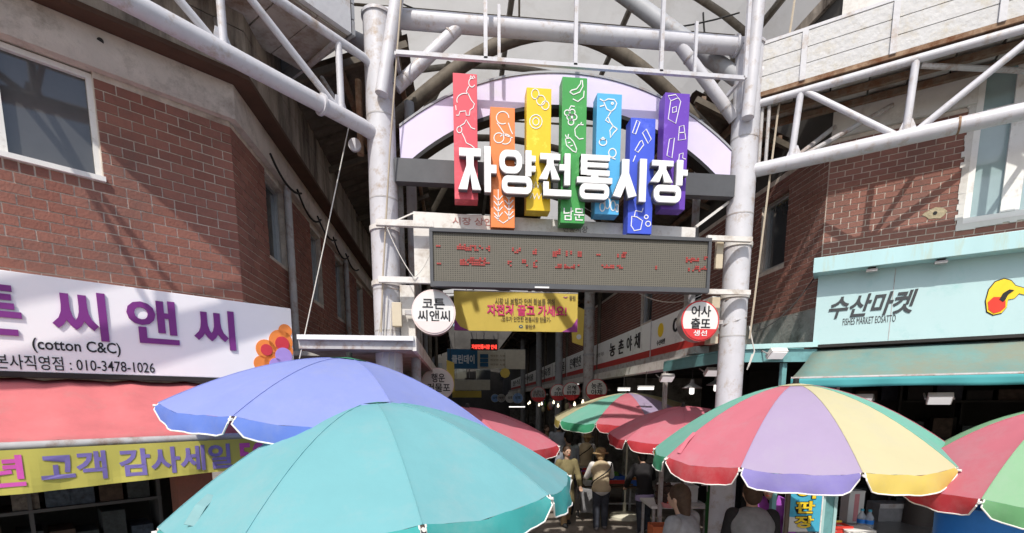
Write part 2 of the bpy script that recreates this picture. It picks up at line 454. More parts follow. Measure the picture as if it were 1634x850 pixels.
def window_on(parent, x0, x1, z0, z1, ys, glass, n=2, fr=0.035, sill=True, mat_f='frame_white', rot=None, sgn=1, curtain=False):
    f = MB(); y0, y1 = (ys, ys + 0.07 * sgn); y0, y1 = min(y0, y1), max(y0, y1)
    f.box(x0, x1, y0, y1, z0, z0 + fr); f.box(x0, x1, y0, y1, z1 - fr, z1)
    W = (x1 - x0 - fr) / n
    for i in range(n + 1): f.box(x0 + i * W, x0 + i * W + fr, y0 + 0.002, y1 - 0.002, z0 + fr, z1 - fr)
    fo = f.build('window', mat_f, parent)
    if rot is not None: fo.rotation_euler = (0, 0, rot)
    for i in range(n):
        yy = ys + 0.035 * sgn
        MB().box(x0 + i * W + fr, x0 + (i + 1) * W, min(yy, yy + 0.006 * sgn), max(yy, yy + 0.006 * sgn), z0 + fr, z1 - fr).build('pane', glass, fo)
    return fo
wf = window_on(lb, WIN_L[0], WIN_L[1], WIN_L[2], WIN_L[3], 0.03, 'glass_grey', n=2, fr=0.036)
MB().box(-1.43, -1.372, 0.022, 0.029, WIN_L[2] + .032, WIN_L[3] - .004).build('mullion', 'frame_white', wf)
MB().box(WIN_L[0], WIN_L[1] + 0.01, -0.03, 0.028, WIN_L[2] - 0.004, WIN_L[2] + 0.03).build('sill', 'frame_white', wf)
MB().box(WIN_L[1] - 0.20, WIN_L[1] - 0.165, 0.036, 0.062, WIN_L[2] + 0.052, WIN_L[3] - 0.052)
for a, b, c, d in SW_L:
    window_on(lb, a, b, c, d, 0.06, 'glass_dark', n=1, fr=0.04, rot=TH_L, mat_f='aluminium')
MB().tube([LF.p3(160, 65, -0.062), LF.p3(160, 65, -0.03)], 0.02, 12).build('drain_hole', 'near_black', lb)
# drain pipe and cables on the shaded side wall
for px_, y_ in ((455, 0), (545, 0)):
    p = on_x(px_, 400, LCx)
    s_ = p.y - LCy
    dp = MB().tube([(s_, -0.06, 0.0), (s_, -0.06, 4.66)], 0.04, 10).build('drain_pipe', 'steel_dim', lb, smooth=True); dp.rotation_euler = (0, 0, TH_L)
# ground floor shop behind the awning
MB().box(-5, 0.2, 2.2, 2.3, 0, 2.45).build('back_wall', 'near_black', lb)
MB().box(-0.62, -0.36, -0.02, 0.25, 0, 2.44).build('pier', 'brick_left', lb)
MB().box(-5, -4.8, -0.02, 0.25, 0, 2.44).build('pier', 'brick_left', lb)

# ------------------------------------------------------------------ right brick building
rb = thing('brick_building', 'red brick corner building above the pale turquoise fish shop', 'building', (RCx, RCy, 0), RF.ang)
R_PTS = [(16 * math.cos(TH_R), 16 * math.sin(TH_R)), (0, 0), (6, 0)]
WIN_R = (1.085, 2.75, 3.97, 5.30)
w_r = MB()
w_r.box(0, WIN_R[0], 0.005, 0.2, 2.96, 4.97); w_r.box(WIN_R[0], 6, 0.005, 0.2, 2.96, WIN_R[2]); w_r.box(WIN_R[1], 6, 0.005, 0.2, WIN_R[2], 4.97)
wall_r = w_r.build('wall', 'mortar', rb)
SW_R = [(0.62, 1.12, 3.95, 4.75), (2.6, 3.2, 3.95, 4.75), (4.6, 5.2, 3.95, 4.75)]
w_s = MB(); xs = [0.0]
for a, b, c, d in SW_R: xs += [a, b]
xs.append(14)
for i in range(len(xs) - 1):
    if i % 2 == 0: w_s.box(xs[i], xs[i + 1], -0.2, -0.005, 2.96, 4.97)
    else:
        h = SW_R[i // 2]; w_s.box(xs[i], xs[i + 1], -0.2, -0.005, 2.96, h[2]); w_s.box(xs[i], xs[i + 1], -0.2, -0.005, h[3], 4.97)
wall_rs = w_s.build('wall', 'mortar', rb); wall_rs.rotation_euler = (0, 0, TH_R)
HC2, LB2 = 0.056, 0.138
br_front = lay_bricks(0.004, 3.4, 3.70, 4.96, LB2, HC2, [WIN_R])
br_side = lay_bricks(0.006, 13.9, 3.345, 4.96, LB2, HC2, SW_R)
place_bricks([(wall_r, lambda x, z: RF.world(x, 0, z), 1, br_front),
              (wall_rs, lambda x, z: Vector((RCx, RCy + x, z)), -1, br_side)], 'brick_right')
pl_ = MB().box(0, WIN_R[0], -0.03, 0.2, 4.974, 6.3); pl_.box(WIN_R[0], WIN_R[1], -0.03, 0.2, WIN_R[3], 6.3); pl_.box(WIN_R[1], 6, -0.03, 0.2, 4.974, 6.3)
pl_.build('plaster_wall', 'white_plaster', rb)
ps = MB().box(0.01, 14, -0.2, -0.005, 4.974, 6.3).build('plaster_wall', 'end_dark', rb); ps.rotation_euler = (0, 0, TH_R)  # dark colour stands in for the shade under the alley roof
ps = MB().box(0.01, 1.25, -0.05, 0.004, 2.965, 3.34).build('plaster_patch', 'grey_plaster', rb); ps.rotation_euler = (0, 0, TH_R)
plan_strip(MB(), R_PTS, -3.0, 0.03, 6.303, 6.42).build('roof_slab', 'dirty_concrete', rb)
plan_strip(MB(), R_PTS, -4.5, -0.21, 2.97, 3.06).build('floor_slab', 'near_black', rb)
wr = window_on(rb, WIN_R[0], WIN_R[1], WIN_R[2], WIN_R[3], 0.0, 'glass_blue', n=5, fr=0.05)
for x_ in (1.345, 1.085 + 0.815, 1.085 + 1.23): MB().box(x_ - .012, x_ + .085, -0.004, 0.045, WIN_R[2] + .052, WIN_R[3] - .052).build('mullion', 'frame_white', wr)
MB().box(WIN_R[0] + 0.076, WIN_R[1] - 0.076, 0.001, 0.05, 4.86, 4.91).build('transom', 'frame_white', wr)
rim = MB()
for i in range(26):
    z = WIN_R[2] - 0.05 + i * 0.045; rim.box(WIN_R[0] - 0.05 + random.uniform(-.015, .015), WIN_R[0] + 0.002, -0.008 - random.random() * .003, 0.02, z, z + 0.047)
for i in range(40):
    x = WIN_R[0] - 0.04 + i * 0.045; rim.box(x, x + 0.047, -0.008 - random.random() * .003, 0.02, WIN_R[2] - 0.045 + random.uniform(-.012, .012), WIN_R[2] + 0.002)
rim.build('plaster_rim', 'white_plaster', wr)
for a, b, c, d in SW_R:
    window_on(rb, a, b, c, d, -0.06, 'glass_dark', n=1, fr=0.04, rot=TH_R, sgn=-1, mat_f='aluminium')
hu, hz = RF.px(1492, 340)
MB().prism([(hu - .075 + random.uniform(-.015, .015) if i % 2 else hu + (.1 * math.cos(i * .524)), hz + .055 * math.sin(i * .524)) if False else (hu + (.085 + random.uniform(-.018, .018)) * math.cos(i * .524), hz + (.05 + random.uniform(-.016, .016)) * math.sin(i * .524)) for i in range(12)], -0.005, 0.01).build('cement_patch', 'cement_tan', rb)
MB().disc(hu, hz, 0.016, -0.008, 0.01, 14).build('pipe_hole', 'black', rb)
# open ground floor: back walls, floor and corner post
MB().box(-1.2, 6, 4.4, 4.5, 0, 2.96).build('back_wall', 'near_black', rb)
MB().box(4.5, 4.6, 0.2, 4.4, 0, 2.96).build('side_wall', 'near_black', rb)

# ------------------------------------------------------------------ glazed alley roof (barrel vault)
VC, VHW, VS, VA = 0.95, 4.35, 6.45, 8.75
def vault(t, extra=0.0):                    # t in 0..1 from the left springing to the right
    a = math.pi * (1 - t); return (VC + (VHW + extra) * math.cos(a), VS + (VA - VS + extra) * math.sin(a))
ar = thing('arcade_roof', 'vaulted pale panel roof on brown ribs over the market alley', 'roof', (0, 0, 0))
Y0, Y1, BAY = 5.25, 41.65, 2.6
nb = int((Y1 - Y0) / BAY)
NS = 24
for b in range(nb + 1):
    y = Y0 + b * BAY
    MB().tube([(vault(i / NS)[0], y, vault(i / NS)[1]) for i in range(NS + 1)], 0.075 if b > 2 else 0.05, 10).build('rib', 'rib_brown' if b > 2 else 'rib_grey', ar, smooth=True)
cuts = [0, 0.2, 0.36, 0.50, 0.64, 0.8, 1.0]
for b in range(nb):
    y = Y0 + b * BAY
    for c in range(6):
        mb = MB(); a = cuts[c]; e = cuts[c + 1]
        for j in range(4):
            t0 = a + (e - a) * j / 4; t1 = a + (e - a) * (j + 1) / 4
            p, q = vault(t0, 0.09), vault(t1, 0.09)
            mb.quad((p[0], y, p[1]), (q[0], y, q[1]), (q[0], y + BAY, q[1]), (p[0], y + BAY, p[1]))
        dark = b >= 3 and not (c in (1, 4) and b % 2 == 0) and not (c in (2, 3) and b % 2 == 1)
        mb.build('roof_panel', 'roof_panel_dark' if dark else 'roof_panel', ar, weld=True)
for t in (0.0, 0.2, 0.36, 0.50, 0.64, 0.8, 1.0):
    p = vault(t, 0.02); MB().tube([(p[0], Y0 - .2, p[1]), (p[0], Y1, p[1])], 0.05, 8).build('purlin', 'rib_grey', ar, smooth=True)
# slim sloping stays inside the vault
for b in range(0, nb, 1):
    y = Y0 + b * BAY
    p, q = vault(0.2), vault(0.8)
    MB().tube([(p[0], y, p[1]), (q[0], y, q[1])], 0.018, 6).build('tie_rod', 'rib_brown', ar)
    if b % 2 == 1:
        MB().tube([(VC, y, vault(0.5)[1]), (VC, y, p[1])], 0.015, 6).build('tie_rod', 'rib_brown', ar)

# dark corrugated side roofs along both edges of the alley
mat('dark_sheet', (0.10, 0.085, 0.07), 0.8, var=0.25, scale=5, dirt=(0.03, 0.025, 0.02), dirt_amt=0.6, dirt_scale=3)
def side_roof(label, xa, za, xb, zb, y0, y1):
    t = thing('side_roof', label, 'roof')
    n = int((y1 - y0) / 0.6)
    for i in range(n):
        mb = MB(); ya = y0 + i * 0.6; k = 6
        for j in range(k + 1):
            y = ya + 0.6 * j / k; dz = 0.022 if j % 2 else 0.0
            mb.v += [(xa, y, za + dz), (xb, y, zb + dz)]
        for j in range(k): mb.f.append((2 * j, 2 * j + 1, 2 * j + 3, 2 * j + 2))
        mb.build('sheet', 'dark_sheet', t)
    for f in (0.15, 0.55, 0.92):
        x, z = xa + (xb - xa) * f, za + (zb - za) * f - 0.05
        MB().bar((x, y0, z), (x, y1, z), 0.05, 0.06).build('purlin', 'steel_rust', t)
    for i in range(0, n, 3):
        MB().bar((xa, y0 + i * .6, za - .10), (xb, y0 + i * .6, zb - .10), 0.05, 0.06).build('rafter', 'rib_brown', t)
side_roof('dark corrugated side roof between the left building and the gate', -1.95, 5.42, -0.45, 5.95, 5.5, 36)
side_roof('dark corrugated side roof inside the gate on the right', 3.85, 5.30, 2.65, 5.75, 5.7, 36)

# alley side walls above the shop fronts, deeper in
aw = thing('alley_wall', 'dark rendered wall high along the left of the market alley', 'wall')
MB().box(-2.2, -1.95, 18.73, 42, 0, 6.4).build('wall_body', 'grey_plaster', aw)
MB().box(-2.2, -1.95, 4.9, 18.72, 6.26, 6.5).build('wall_top', 'grey_plaster', aw)
aw2 = thing('alley_wall', 'wall above the white shop signboards on the right, its shade painted in', 'wall')
MB().box(3.79, 4.0, 19.02, 42, 2.9, 6.4).build('wall_body', 'end_dark', aw2)  # shade below the opaque roof is put into this dark colour
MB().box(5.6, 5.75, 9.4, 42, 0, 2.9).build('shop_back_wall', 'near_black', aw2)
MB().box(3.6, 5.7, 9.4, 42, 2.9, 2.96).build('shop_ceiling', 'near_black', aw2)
for i in range(9):
    MB().box(3.8, 5.6, 11.0 + 3.2 * i, 11.1 + 3.2 * i, 0, 2.9).build('partition', 'grey_plaster', aw2)
ew = thing('end_wall', 'dark building closing the far end of the alley', 'building')
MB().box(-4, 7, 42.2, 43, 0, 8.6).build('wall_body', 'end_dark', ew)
for i in range(4):
    MB().box(-2.5 + 2 * i, -1.3 + 2 * i, 42.12, 42.19, 4.2, 5.6).build('window', 'glass_dark', ew)
# the taller brick house that shows above the right canopy
tb = thing('brick_house', 'pale red brick upper storey behind the right canopy', 'building')
MB().box(6.6, 13, 9.0, 15, 0, 9.0).build('wall', 'brick_right', tb)
MB().box(6.5, 13.1, 8.9, 15.1, 9.003, 9.2).build('roof_slab', 'concrete_band', tb)

# ------------------------------------------------------------------ left canopy truss
def truss_piece(root, fr, p, q, r, name, m='steel_white', w=0.0, w2=None, n=10):
    a = fr.p3(p[0], p[1], w); b = fr.p3(q[0], q[1], w if w2 is None else w2)
    return MB().tube([a, b], r, n).build(name, m, root, smooth=True)
lt = thing('steel_truss', 'white tube truss running from the left gate column over the shop', 'truss', (LPx, YG, 0), LT.ang)
MB().tube([(-4.5, 0, 4.76), (-0.20, 0, 4.76), (-0.10, 0, 4.745), (-0.05, 0.02, 4.70)], 0.062, 16).build('lower_chord', 'steel_white', lt, smooth=True)
MB().tube([(-4.5, 0, 5.33), (-0.16, 0, 5.33), (-0.06, 0, 5.28)], 0.034, 12).build('upper_chord', 'steel_white', lt, smooth=True)
for x0_, z0_, x1_, z1_, r_ in [(-0.42, 5.33, -0.42, 4.76, .028), (-1.33, 5.33, -0.44, 4.78, .028), (-1.36, 5.33, -1.36, 4.76, .028), (-1.40, 4.78, -2.2, 5.33, .028),
                               (-2.25, 5.33, -2.25, 4.76, .028), (-2.28, 4.78, -3.1, 5.33, .028), (-3.15, 5.33, -3.15, 4.76, .028)]:
    MB().tube([(x0_, 0, z0_), (x1_, 0, z1_)], r_, 10).build('brace', 'steel_white', lt, smooth=True)
for x_ in (-0.42, -1.36, -2.25, -3.15):                         # ties back to the building
    MB().tube([(x_, 0.0, 4.80), (x_ + .25, 0.62, 5.38)], 0.022, 8).build('tie', 'steel_dim', lt, smooth=True)
    MB().tube([(x_, 0.0, 5.33), (x_ + .1, 0.66, 5.40)], 0.024, 8).build('tie', 'steel_dim', lt, smooth=True)
lcn = thing('eaves_box', 'white panelled eaves box above the left truss', 'eaves', (LPx, YG, 0), LT.ang)
for i, (a, b) in enumerate([(-0.30, -0.95), (-0.96, -1.75), (-1.76, -2.55)]):
    for j in range(2):
        MB().box(b, a, -0.02 + 0.004 * (i % 2), 0.03, 5.44 + j * 0.30, 5.44 + j * 0.30 + 0.292).build('panel', 'siding_white', lcn)
for j in range(5):
    MB().box(-0.285, -0.26, -0.02, 1.35, 5.44 + j * 0.12, 5.44 + j * 0.12 + 0.11).build('end_slat', 'steel_grey', lcn)
for i in range(8):                                              # near panels show; unseen outer ones are extended to shade the facade
    a, b = -2.54 + i * 0.28, -2.54 + i * 0.28 + 0.27
    z = 5.425 + 0.004 * (i % 2); nn = len(lcn.children)
    MB().box(a, b, 0.035, 0.75, z, z + .02).build('soffit_panel', 'roof_sheet', lcn)
mb = MB(); mb.v = [(-2.55, 0.04, 5.427), (-2.55, 0.75, 5.427), (-3.05, 0.75, 5.427), (-2.80, 0.30, 5.427)]; mb.v += [(x, y, z + .02) for x, y, z in mb.v]  # unseen slanted end, shaped for the diagonal shade edge on the brick wall
mb.f = [(0, 1, 2, 3), (7, 6, 5, 4), (0, 4, 5, 1), (1, 5, 6, 2), (2, 6, 7, 3), (3, 7, 4, 0)]; mb.build('soffit_panel', 'roof_sheet', lcn)
MB().box(-2.55, -0.3, 0.035, 0.9, 6.04, 6.07).build('cover_sheet', 'roof_sheet', lcn)
for x_ in (-0.42, -1.36, -2.25, -3.15):
    MB().prism([(x_ - .07, 4.80), (x_ + .06, 4.80), (x_ + .02, 4.90), (x_ - .05, 4.90)], -.004, .004).build('gusset', 'steel_white', lt)
MB().tube([(-0.62, 0, 4.76), (-0.60, 0, 4.76)], 0.082, 20).build('flange', 'steel_white', lt, smooth=True)
# ------------------------------------------------------------------ right canopy truss
rt = thing('steel_truss', 'white tube truss running from the right gate column over the fish shop', 'truss', (RPx, YG, 0), RT.ang)
MB().tube([(0.08, 0, 4.61), (5, 0, 4.61)], 0.062, 16).build('lower_chord', 'steel_white', rt, smooth=True)
MB().tube([(0.08, 0, 5.21), (5, 0, 5.21)], 0.034, 12).build('upper_chord', 'steel_white', rt, smooth=True)
for P, Q, r_ in [((0.46, 5.21), (0.42, 4.61), .030), ((0.50, 5.20), (1.23, 4.63), .026), ((1.30, 5.21), (1.28, 4.61), .030), ((1.34, 4.63), (2.1, 5.20), .028),
                 ((2.15, 5.21), (2.15, 4.61), .028), ((2.2, 5.2), (3.0, 4.63), .028), ((3.05, 5.21), (3.05, 4.61), .028)]:
    MB().tube([(P[0], 0, P[1]), (Q[0], 0, Q[1])], r_, 10).build('brace', 'steel_white', rt, smooth=True)
for P, Q in [((0.46, 4.63), (1.2, 5.12)), ((0.42, 4.63), (0.75, 5.05)), ((1.32, 4.63), (1.75, 5.10)), ((1.34, 5.16), (2.3, 5.05)), ((2.15, 4.63), (2.5, 5.1))]:
    MB().tube([(P[0], 0.02, P[1]), (Q[0], 0.50, Q[1])], 0.022, 8).build('tie', 'steel_dim', rt, smooth=True)
for x_ in (0.44, 1.29, 2.15, 3.05):
    MB().prism([(x_ - .07, 4.65), (x_ + .07, 4.65), (x_ + .03, 4.75), (x_ - .03, 4.75)], -.004, .004).build('gusset', 'steel_white', rt)
MB().tube([(1.62, 0, 4.61), (1.635, 0, 4.61)], 0.067, 20).build('weld_ring', 'rusty_edge', rt, smooth=True)
for x_ in (0.14, 0.2): MB().tube([(x_, .03, 4.62), (x_, .03, 5.18)], 0.016, 8).build('hanger', 'steel_dim', rt, smooth=True)
rcn = thing('eaves_box', 'peeling white clad eaves box with a rusty lower edge on the right', 'eaves', (RPx, YG, 0), RT.ang)
seams = [0.06, 0.455, 1.12, 1.80, 2.5, 3.3, 4.2, 5.0]
for i in range(len(seams) - 1):
    for j in range(3):
        MB().box(seams[i] + 0.003, seams[i + 1] - 0.003, -0.03, 0.03, 5.295 + j * 0.135, 5.295 + j * 0.135 + 0.128).build('siding_plank', 'siding_old', rcn)
    MB().box(seams[i] - 0.012, seams[i] + 0.035, -0.05, -0.031, 5.285, 5.70).build('cover_strip', 'siding_white', rcn)
MB().box(0.06, 5, -0.035, 0.05, 5.255, 5.292).build('rusty_edge', 'rusty_edge', rcn)
for i in range(16):
    MB().box(0.1 + i * 0.3, 0.1 + i * 0.3 + 0.285, 0.055, 0.56, 5.262 + 0.012 * (i % 2), 5.28 + 0.012 * (i % 2)).build('soffit_panel', 'roof_sheet', rcn)
MB().bar((0.1, 0.25, 5.225), (5, 0.25, 5.225), 0.05, 0.05).build('purlin', 'steel_rust', rcn)
MB().bar((0.1, 0.50, 5.225), (5, 0.50, 5.225), 0.05, 0.05).build('purlin', 'steel_rust', rcn)
MB().box(0.06, 5, -0.03, 0.6, 5.703, 5.73).build('cover_sheet', 'siding_white', rcn)
MB().box(0.06, 5, 0.56, 0.585, 5.30, 5.70).build('back_board', 'roof_sheet', rcn)

# ------------------------------------------------------------------ market gate
def G(x, y, Y=YG):
    p = on_y(x, y, Y); return (p.x, p.z)
def GP(x, y, Y=YG): return on_y(x, y, Y)
gt = thing('market_gate', 'white steel market gate with two round columns and arched band', 'gate', (1.09, YG, 0))
OX = 1.09
def gl(p): return Vector((p[0] - OX, p[1] - YG, p[2]))          # world -> gate local
def gtube(name, pts, r, m='steel_white', n=16): return MB().tube([gl(p) for p in pts], r, n).build(name, m, gt, smooth=True)
for X in (LPx, RPx):
    c = gtube('column', [(X, YG, 0), (X, YG, 5.72)], 0.128, n=28)
    MB().tube([gl((X, YG, 5.72)), gl((X, YG, 5.745))], 0.14, 28).build('cap', 'steel_white', c, smooth=True)
    for z in (3.02, 3.4, 4.2, 4.9):
        MB().tube([gl((X, YG, z)), gl((X, YG, z + 0.012))], 0.1305, 28).build('weld_ring', 'steel_dim', c, smooth=True)
gtube('strut', [GP(609, 150, YG - 0.17), GP(633, 0, YG - 0.17), GP(640, -60, YG - 0.17)], 0.058)
gtube('strut', [GP(1193, 188, YG - 0.17), GP(1211, 0, YG - 0.17), GP(1216, -60, YG - 0.17)], 0.058)
gtube('beam', [(LPx, YG, on_y(640, 30, YG).z), (RPx, YG, on_y(640, 30, YG).z)], 0.075)
gtube('diagonal', [GP(632, 140), GP(737, 38)], 0.055); gtube('diagonal', [GP(1082, 69), GP(1172, 190)], 0.055)
# upper pipes on the right and left column heads
gtube('upper_pipe', [(RPx, YG + 0.05, 5.55), (RPx + 1.9, YG + 0.9, 6.5)], 0.06, 'steel_grey')
gtube('upper_pipe', [(RPx, YG + .02, 5.42), (RPx - 2.2, YG + 1.1, 7.6)], 0.075, 'steel_grey')
gtube('upper_pipe', [(RPx + .02, YG, 5.45), (RPx + 0.42, YG - 0.12, 5.62)], 0.085, 'steel_white')
gtube('upper_pipe', [(LPx, YG + 0.05, 5.5), (LPx - 1.2, YG + 0.8, 6.4)], 0.06, 'steel_grey')
for p_, q_, r_ in [((LPx + .14, YG, on_y(640, 30, YG).z), (LPx + .165, YG, on_y(640, 30, YG).z), .092), ((RPx - .165, YG, on_y(640, 30, YG).z), (RPx - .14, YG, on_y(640, 30, YG).z), .092)]: gtube('flange', [p_, q_], r_)
for p_, q_ in ((GP(632, 140), GP(728, 45)), (GP(1172, 190), GP(1090, 80))):
    d_ = (q_ - p_); gtube('weld_ring', [p_ + d_ * .16, p_ + d_ * .18], .060, 'steel_dim'); gtube('weld_ring', [p_ + d_ * .88, p_ + d_ * .90], .060, 'steel_dim')
# slim square rail in front
def rail(p, q, w=0.032): return MB().bar(gl(p), gl(q), w).build('rail', 'steel_white', gt)
yr = YG - 0.26
zr = on_y(632, 84, yr).z; zt = 6.35
x0r, x1r = on_y(632, 84, yr).x, on_y(1187, 128, yr).x
rail((x0r, yr, zr), (x1r, yr, zr)); rail((x0r, yr, zr + 0.74), (x1r, yr, zr + 0.74))
for px_ in (775, 918, 1055, 1190):
    x_ = on_y(px_, 100, yr).x; rail((x_, yr, zr), (x_, yr, zr + 0.74))
for px_ in (725, 1041):
    x_ = on_y(px_, 100, yr + 0.06).x; rail((x_ + 0.39, yr + 0.03, zr + 0.02), (x_ + 0.39, yr + 0.03, zr + 0.45), 0.026)
for px_ in (632, 1187):
    x_ = on_y(px_, 90, yr).x; rail((x_, yr, zr), (x_, YG, zr), 0.028)
# arched band: circle through three photo points
def circ3(a, b, c):
    ax, ay = a; bx, by = b; cx, cy = c
    d = 2 * (ax * (by - cy) + bx * (cy - ay) + cx * (ay - by))
    ux = ((ax * ax + ay * ay) * (by - cy) + (bx * bx + by * by) * (cy - ay) + (cx * cx + cy * cy) * (ay - by)) / d
    uy = ((ax * ax + ay * ay) * (cx - bx) + (bx * bx + by * by) * (ax - cx) + (cx * cx + cy * cy) * (bx - ax)) / d
    return ux, uy, math.hypot(ax - ux, ay - uy)
ya = YG - 0.06
cx_, cz_, ro = circ3(G(638, 203, ya), G(885, 117, ya), G(1166, 240, ya))
xi0, xi1 = G(638, 225, ya)[0], G(1166, 260, ya)[0]
ri = ro - 0.265
def arc_prism(r_in, r_out, y0, y1, name, m, parent, ext=0.0):
    mb = MB(); n = 40
    def pts(r):
        out = []
        for i in range(n + 1):
            x = xi0 + (xi1 - xi0) * i / n; out.append((x - OX, cz_ + math.sqrt(max(0.01, r * r - (x - cx_) ** 2))))
        return out
    A, B = pts(r_out), pts(r_in)
    for i in range(n):
        mb.prism([A[i], A[i + 1], B[i + 1], B[i]], y0 - YG, y1 - YG)
    bmname = mb.build(name, m, parent, weld=True)
    return bmname
band = arc_prism(ri, ro, ya, ya + 0.12, 'arch_band', 'arch_shade_tint', gt)
arc_prism(ri - 0.035, ri - 0.003, ya - 0.012, ya + 0.13, 'arch_trim', 'black', band)
arc_prism(ro + 0.003, ro + 0.02, ya - 0.01, ya + 0.13, 'arch_trim', 'steel_grey', band)
zc0, zc1 = on_y(660, 292, ya).z, on_y(660, 255, ya).z
MB().box(LPx + 0.12 - OX, RPx - 0.12 - OX, ya - 0.03 - YG, ya + 0.07 - YG, zc0, zc1).build('crossbar', 'dark_grey', gt)
# second arch tube behind the band
gtube('rear_arch', [(LPx + 0.05 + (RPx - LPx - .1) * i / 24, YG + 0.5, 5.15 + 0.92 * math.sin(math.pi * i / 24)) for i in range(25)], 0.07, 'rib_brown', 10)
gtube('rear_post', [(LPx + 0.22, YG + 0.45, 0), (LPx + 0.22, YG + 0.45, 5.3)], 0.05, 'steel_grey', 10)
gtube('rear_post', [(RPx - 0.25, YG + 0.45, 3.2), (RPx - 0.25, YG + 0.45, 5.3)], 0.04, 'steel_grey', 10)
gtube('rusty_bracket', [(LPx - 0.2, YG + 0.06, 4.62), (LPx - 0.2, YG + 0.06, 5.25)], 0.03, 'rusty_edge', 8)
MB().tube([gl((LPx - 0.235, YG - 0.05, 4.66)), gl((LPx - 0.235, YG - 0.02, 4.66))], 0.055, 20).build('pipe_cap', 'steel_white', gt)
# arms that carry the display board
yb = YG - 0.2
for py_, x0_, x1_ in ((357, 600, 692), (447, 604, 692)):
    z = on_y(650, py_, yb).z; MB().bar(gl((on_y(x0_, py_, yb).x, yb, z)), gl((on_y(x1_, py_, yb).x, yb, z)), 0.05).build('arm', 'white_dirty', gt)
for py_, x0_, x1_ in ((381, 1128, 1199), (466, 1128, 1196)):
    z = on_y(1160, py_, yb).z; MB().bar(gl((on_y(x0_, py_, yb).x, yb, z)), gl((on_y(x1_, py_, yb).x, yb, z)), 0.045).build('arm', 'white_dirty', gt)
    for X in (RPx,): MB().tube([gl((X, YG, z - 0.02)), gl((X, YG, z + 0.02))], 0.14, 24).build('clamp', 'white_dirty', gt, smooth=True)
for py_ in (357, 447):
    z = on_y(650, py_, yb).z; MB().tube([gl((LPx, YG, z - 0.02)), gl((LPx, YG, z + 0.02))], 0.14, 24).build('clamp', 'white_dirty', gt, smooth=True)
MB().bar(gl(GP(1110, 362, YG - .1)), gl(GP(1163, 322, YG)), 0.022).build('stay', 'white_dirty', gt)
MB().bar(gl(GP(620, 357, YG - .1)), gl(GP(659, 340, YG - .1)), 0.012).build('stay', 'white_dirty', gt)

# junction boxes, cables on the columns
def wbox(name, label, cat, px0, py0, px1, py1, Y, d, m, bev=0.006):
    a, b = on_y(px0, py1, Y), on_y(px1, py0, Y)
    t = MB().box(-(b.x - a.x) / 2, (b.x - a.x) / 2, 0, d, 0, b.z - a.z).build(name, m, bevel=bev)
    t.location = ((a.x + b.x) / 2, Y, a.z); tag(t, label, cat); return t
wbox('junction_box', 'beige junction box on the left gate column below the arms', 'junction box', 626, 482, 640, 520, YG - 0.21, 0.08, 'beige_box')
wbox('control_cabinet', 'white control cabinet between left gate column and round sign', 'cabinet', 640, 455, 661, 538, YG - 0.06, 0.12, 'white_dirty')
wbox('control_cabinet', 'pale control cabinet between round red sign and right gate column', 'cabinet', 1133, 474, 1150, 548, YG - 0.06, 0.12, 'beige_box')
wbox('lamp_bracket', 'small pale bracket beside the right end of the display board', 'bracket', 1142, 376, 1156, 428, YG - 0.14, 0.04, 'beige_box')

# ------------------------------------------------------------------ display board
yd = YG - 0.30
led = thing('display_board', 'long grey message display with broken red characters under the market name', 'display', (1.05, yd, 0))
TL, TR, BL, BR = G(687, 361, yd), G(1133, 386, yd), G(688, 451, yd), G(1130, 467, yd)
zx0, zx1 = (TL[0] + BL[0]) / 2 - 1.05, (TR[0] + BR[0]) / 2 - 1.05
zz0, zz1 = (BL[1] + BR[1]) / 2, (TL[1] + TR[1]) / 2
m_led = mat('led_face', (0.115, 0.110, 0.095), 0.8, var=0.08, scale=3)
nt = m_led.node_tree; N = nt.nodes; Lk = nt.links
tc = N.new('ShaderNodeTexCoord'); br = N.new('ShaderNodeTexBrick'); mp = N.new('ShaderNodeMapping')
mp.inputs['Rotation'].default_value = (R(90), 0, 0)
Lk.new(tc.outputs['Object'], mp.inputs['Vector']); Lk.new(mp.outputs[0], br.inputs['Vector'])
br.offset = 0.0; br.inputs['Scale'].default_value = 1.0; br.inputs['Brick Width'].default_value = 0.021; br.inputs['Row Height'].default_value = 0.017
br.inputs['Mortar Size'].default_value = 0.0045; br.inputs['Mortar Smooth'].default_value = 0.2
br.inputs['Color1'].default_value = (0.06, 0.056, 0.046, 1); br.inputs['Color2'].default_value = (0.085, 0.078, 0.064, 1); br.inputs['Mortar'].default_value = (0.150, 0.140, 0.115, 1)
Lk.new(br.outputs['Color'], N['Principled BSDF'].inputs['Base Color'])
mat('led_red', (0.30, 0.05, 0.045), 0.6, emit=(1.0, 0.12, 0.10), emit_s=0.06)
MB().box(zx0 - 0.0, zx1 + 0.0, 0.02, 0.16, zz0, zz1).build('housing', 'dark_grey', led)
MB().box(zx0 + 0.02, zx1 - 0.02, 0.012, 0.0195, zz0 + 0.03, zz1 - 0.02).build('screen', m_led, led)
fr_ = MB(); fr_.box(zx0 - .01, zx1 + .01, -0.01, 0.03, zz0 - 0.015, zz0 + 0.028); fr_.box(zx0 - .01, zx1 + .01, -0.01, 0.03, zz1 - 0.018, zz1 + 0.012)
fr_.box(zx0 - .011, zx0 + .018, -0.008, 0.032, zz0 + .029, zz1 - 0.019); fr_.box(zx1 - .018, zx1 + .011, -0.008, 0.032, zz0 + .029, zz1 - 0.019)
fr_.build('frame', 'dark_grey', led)
dots = MB()
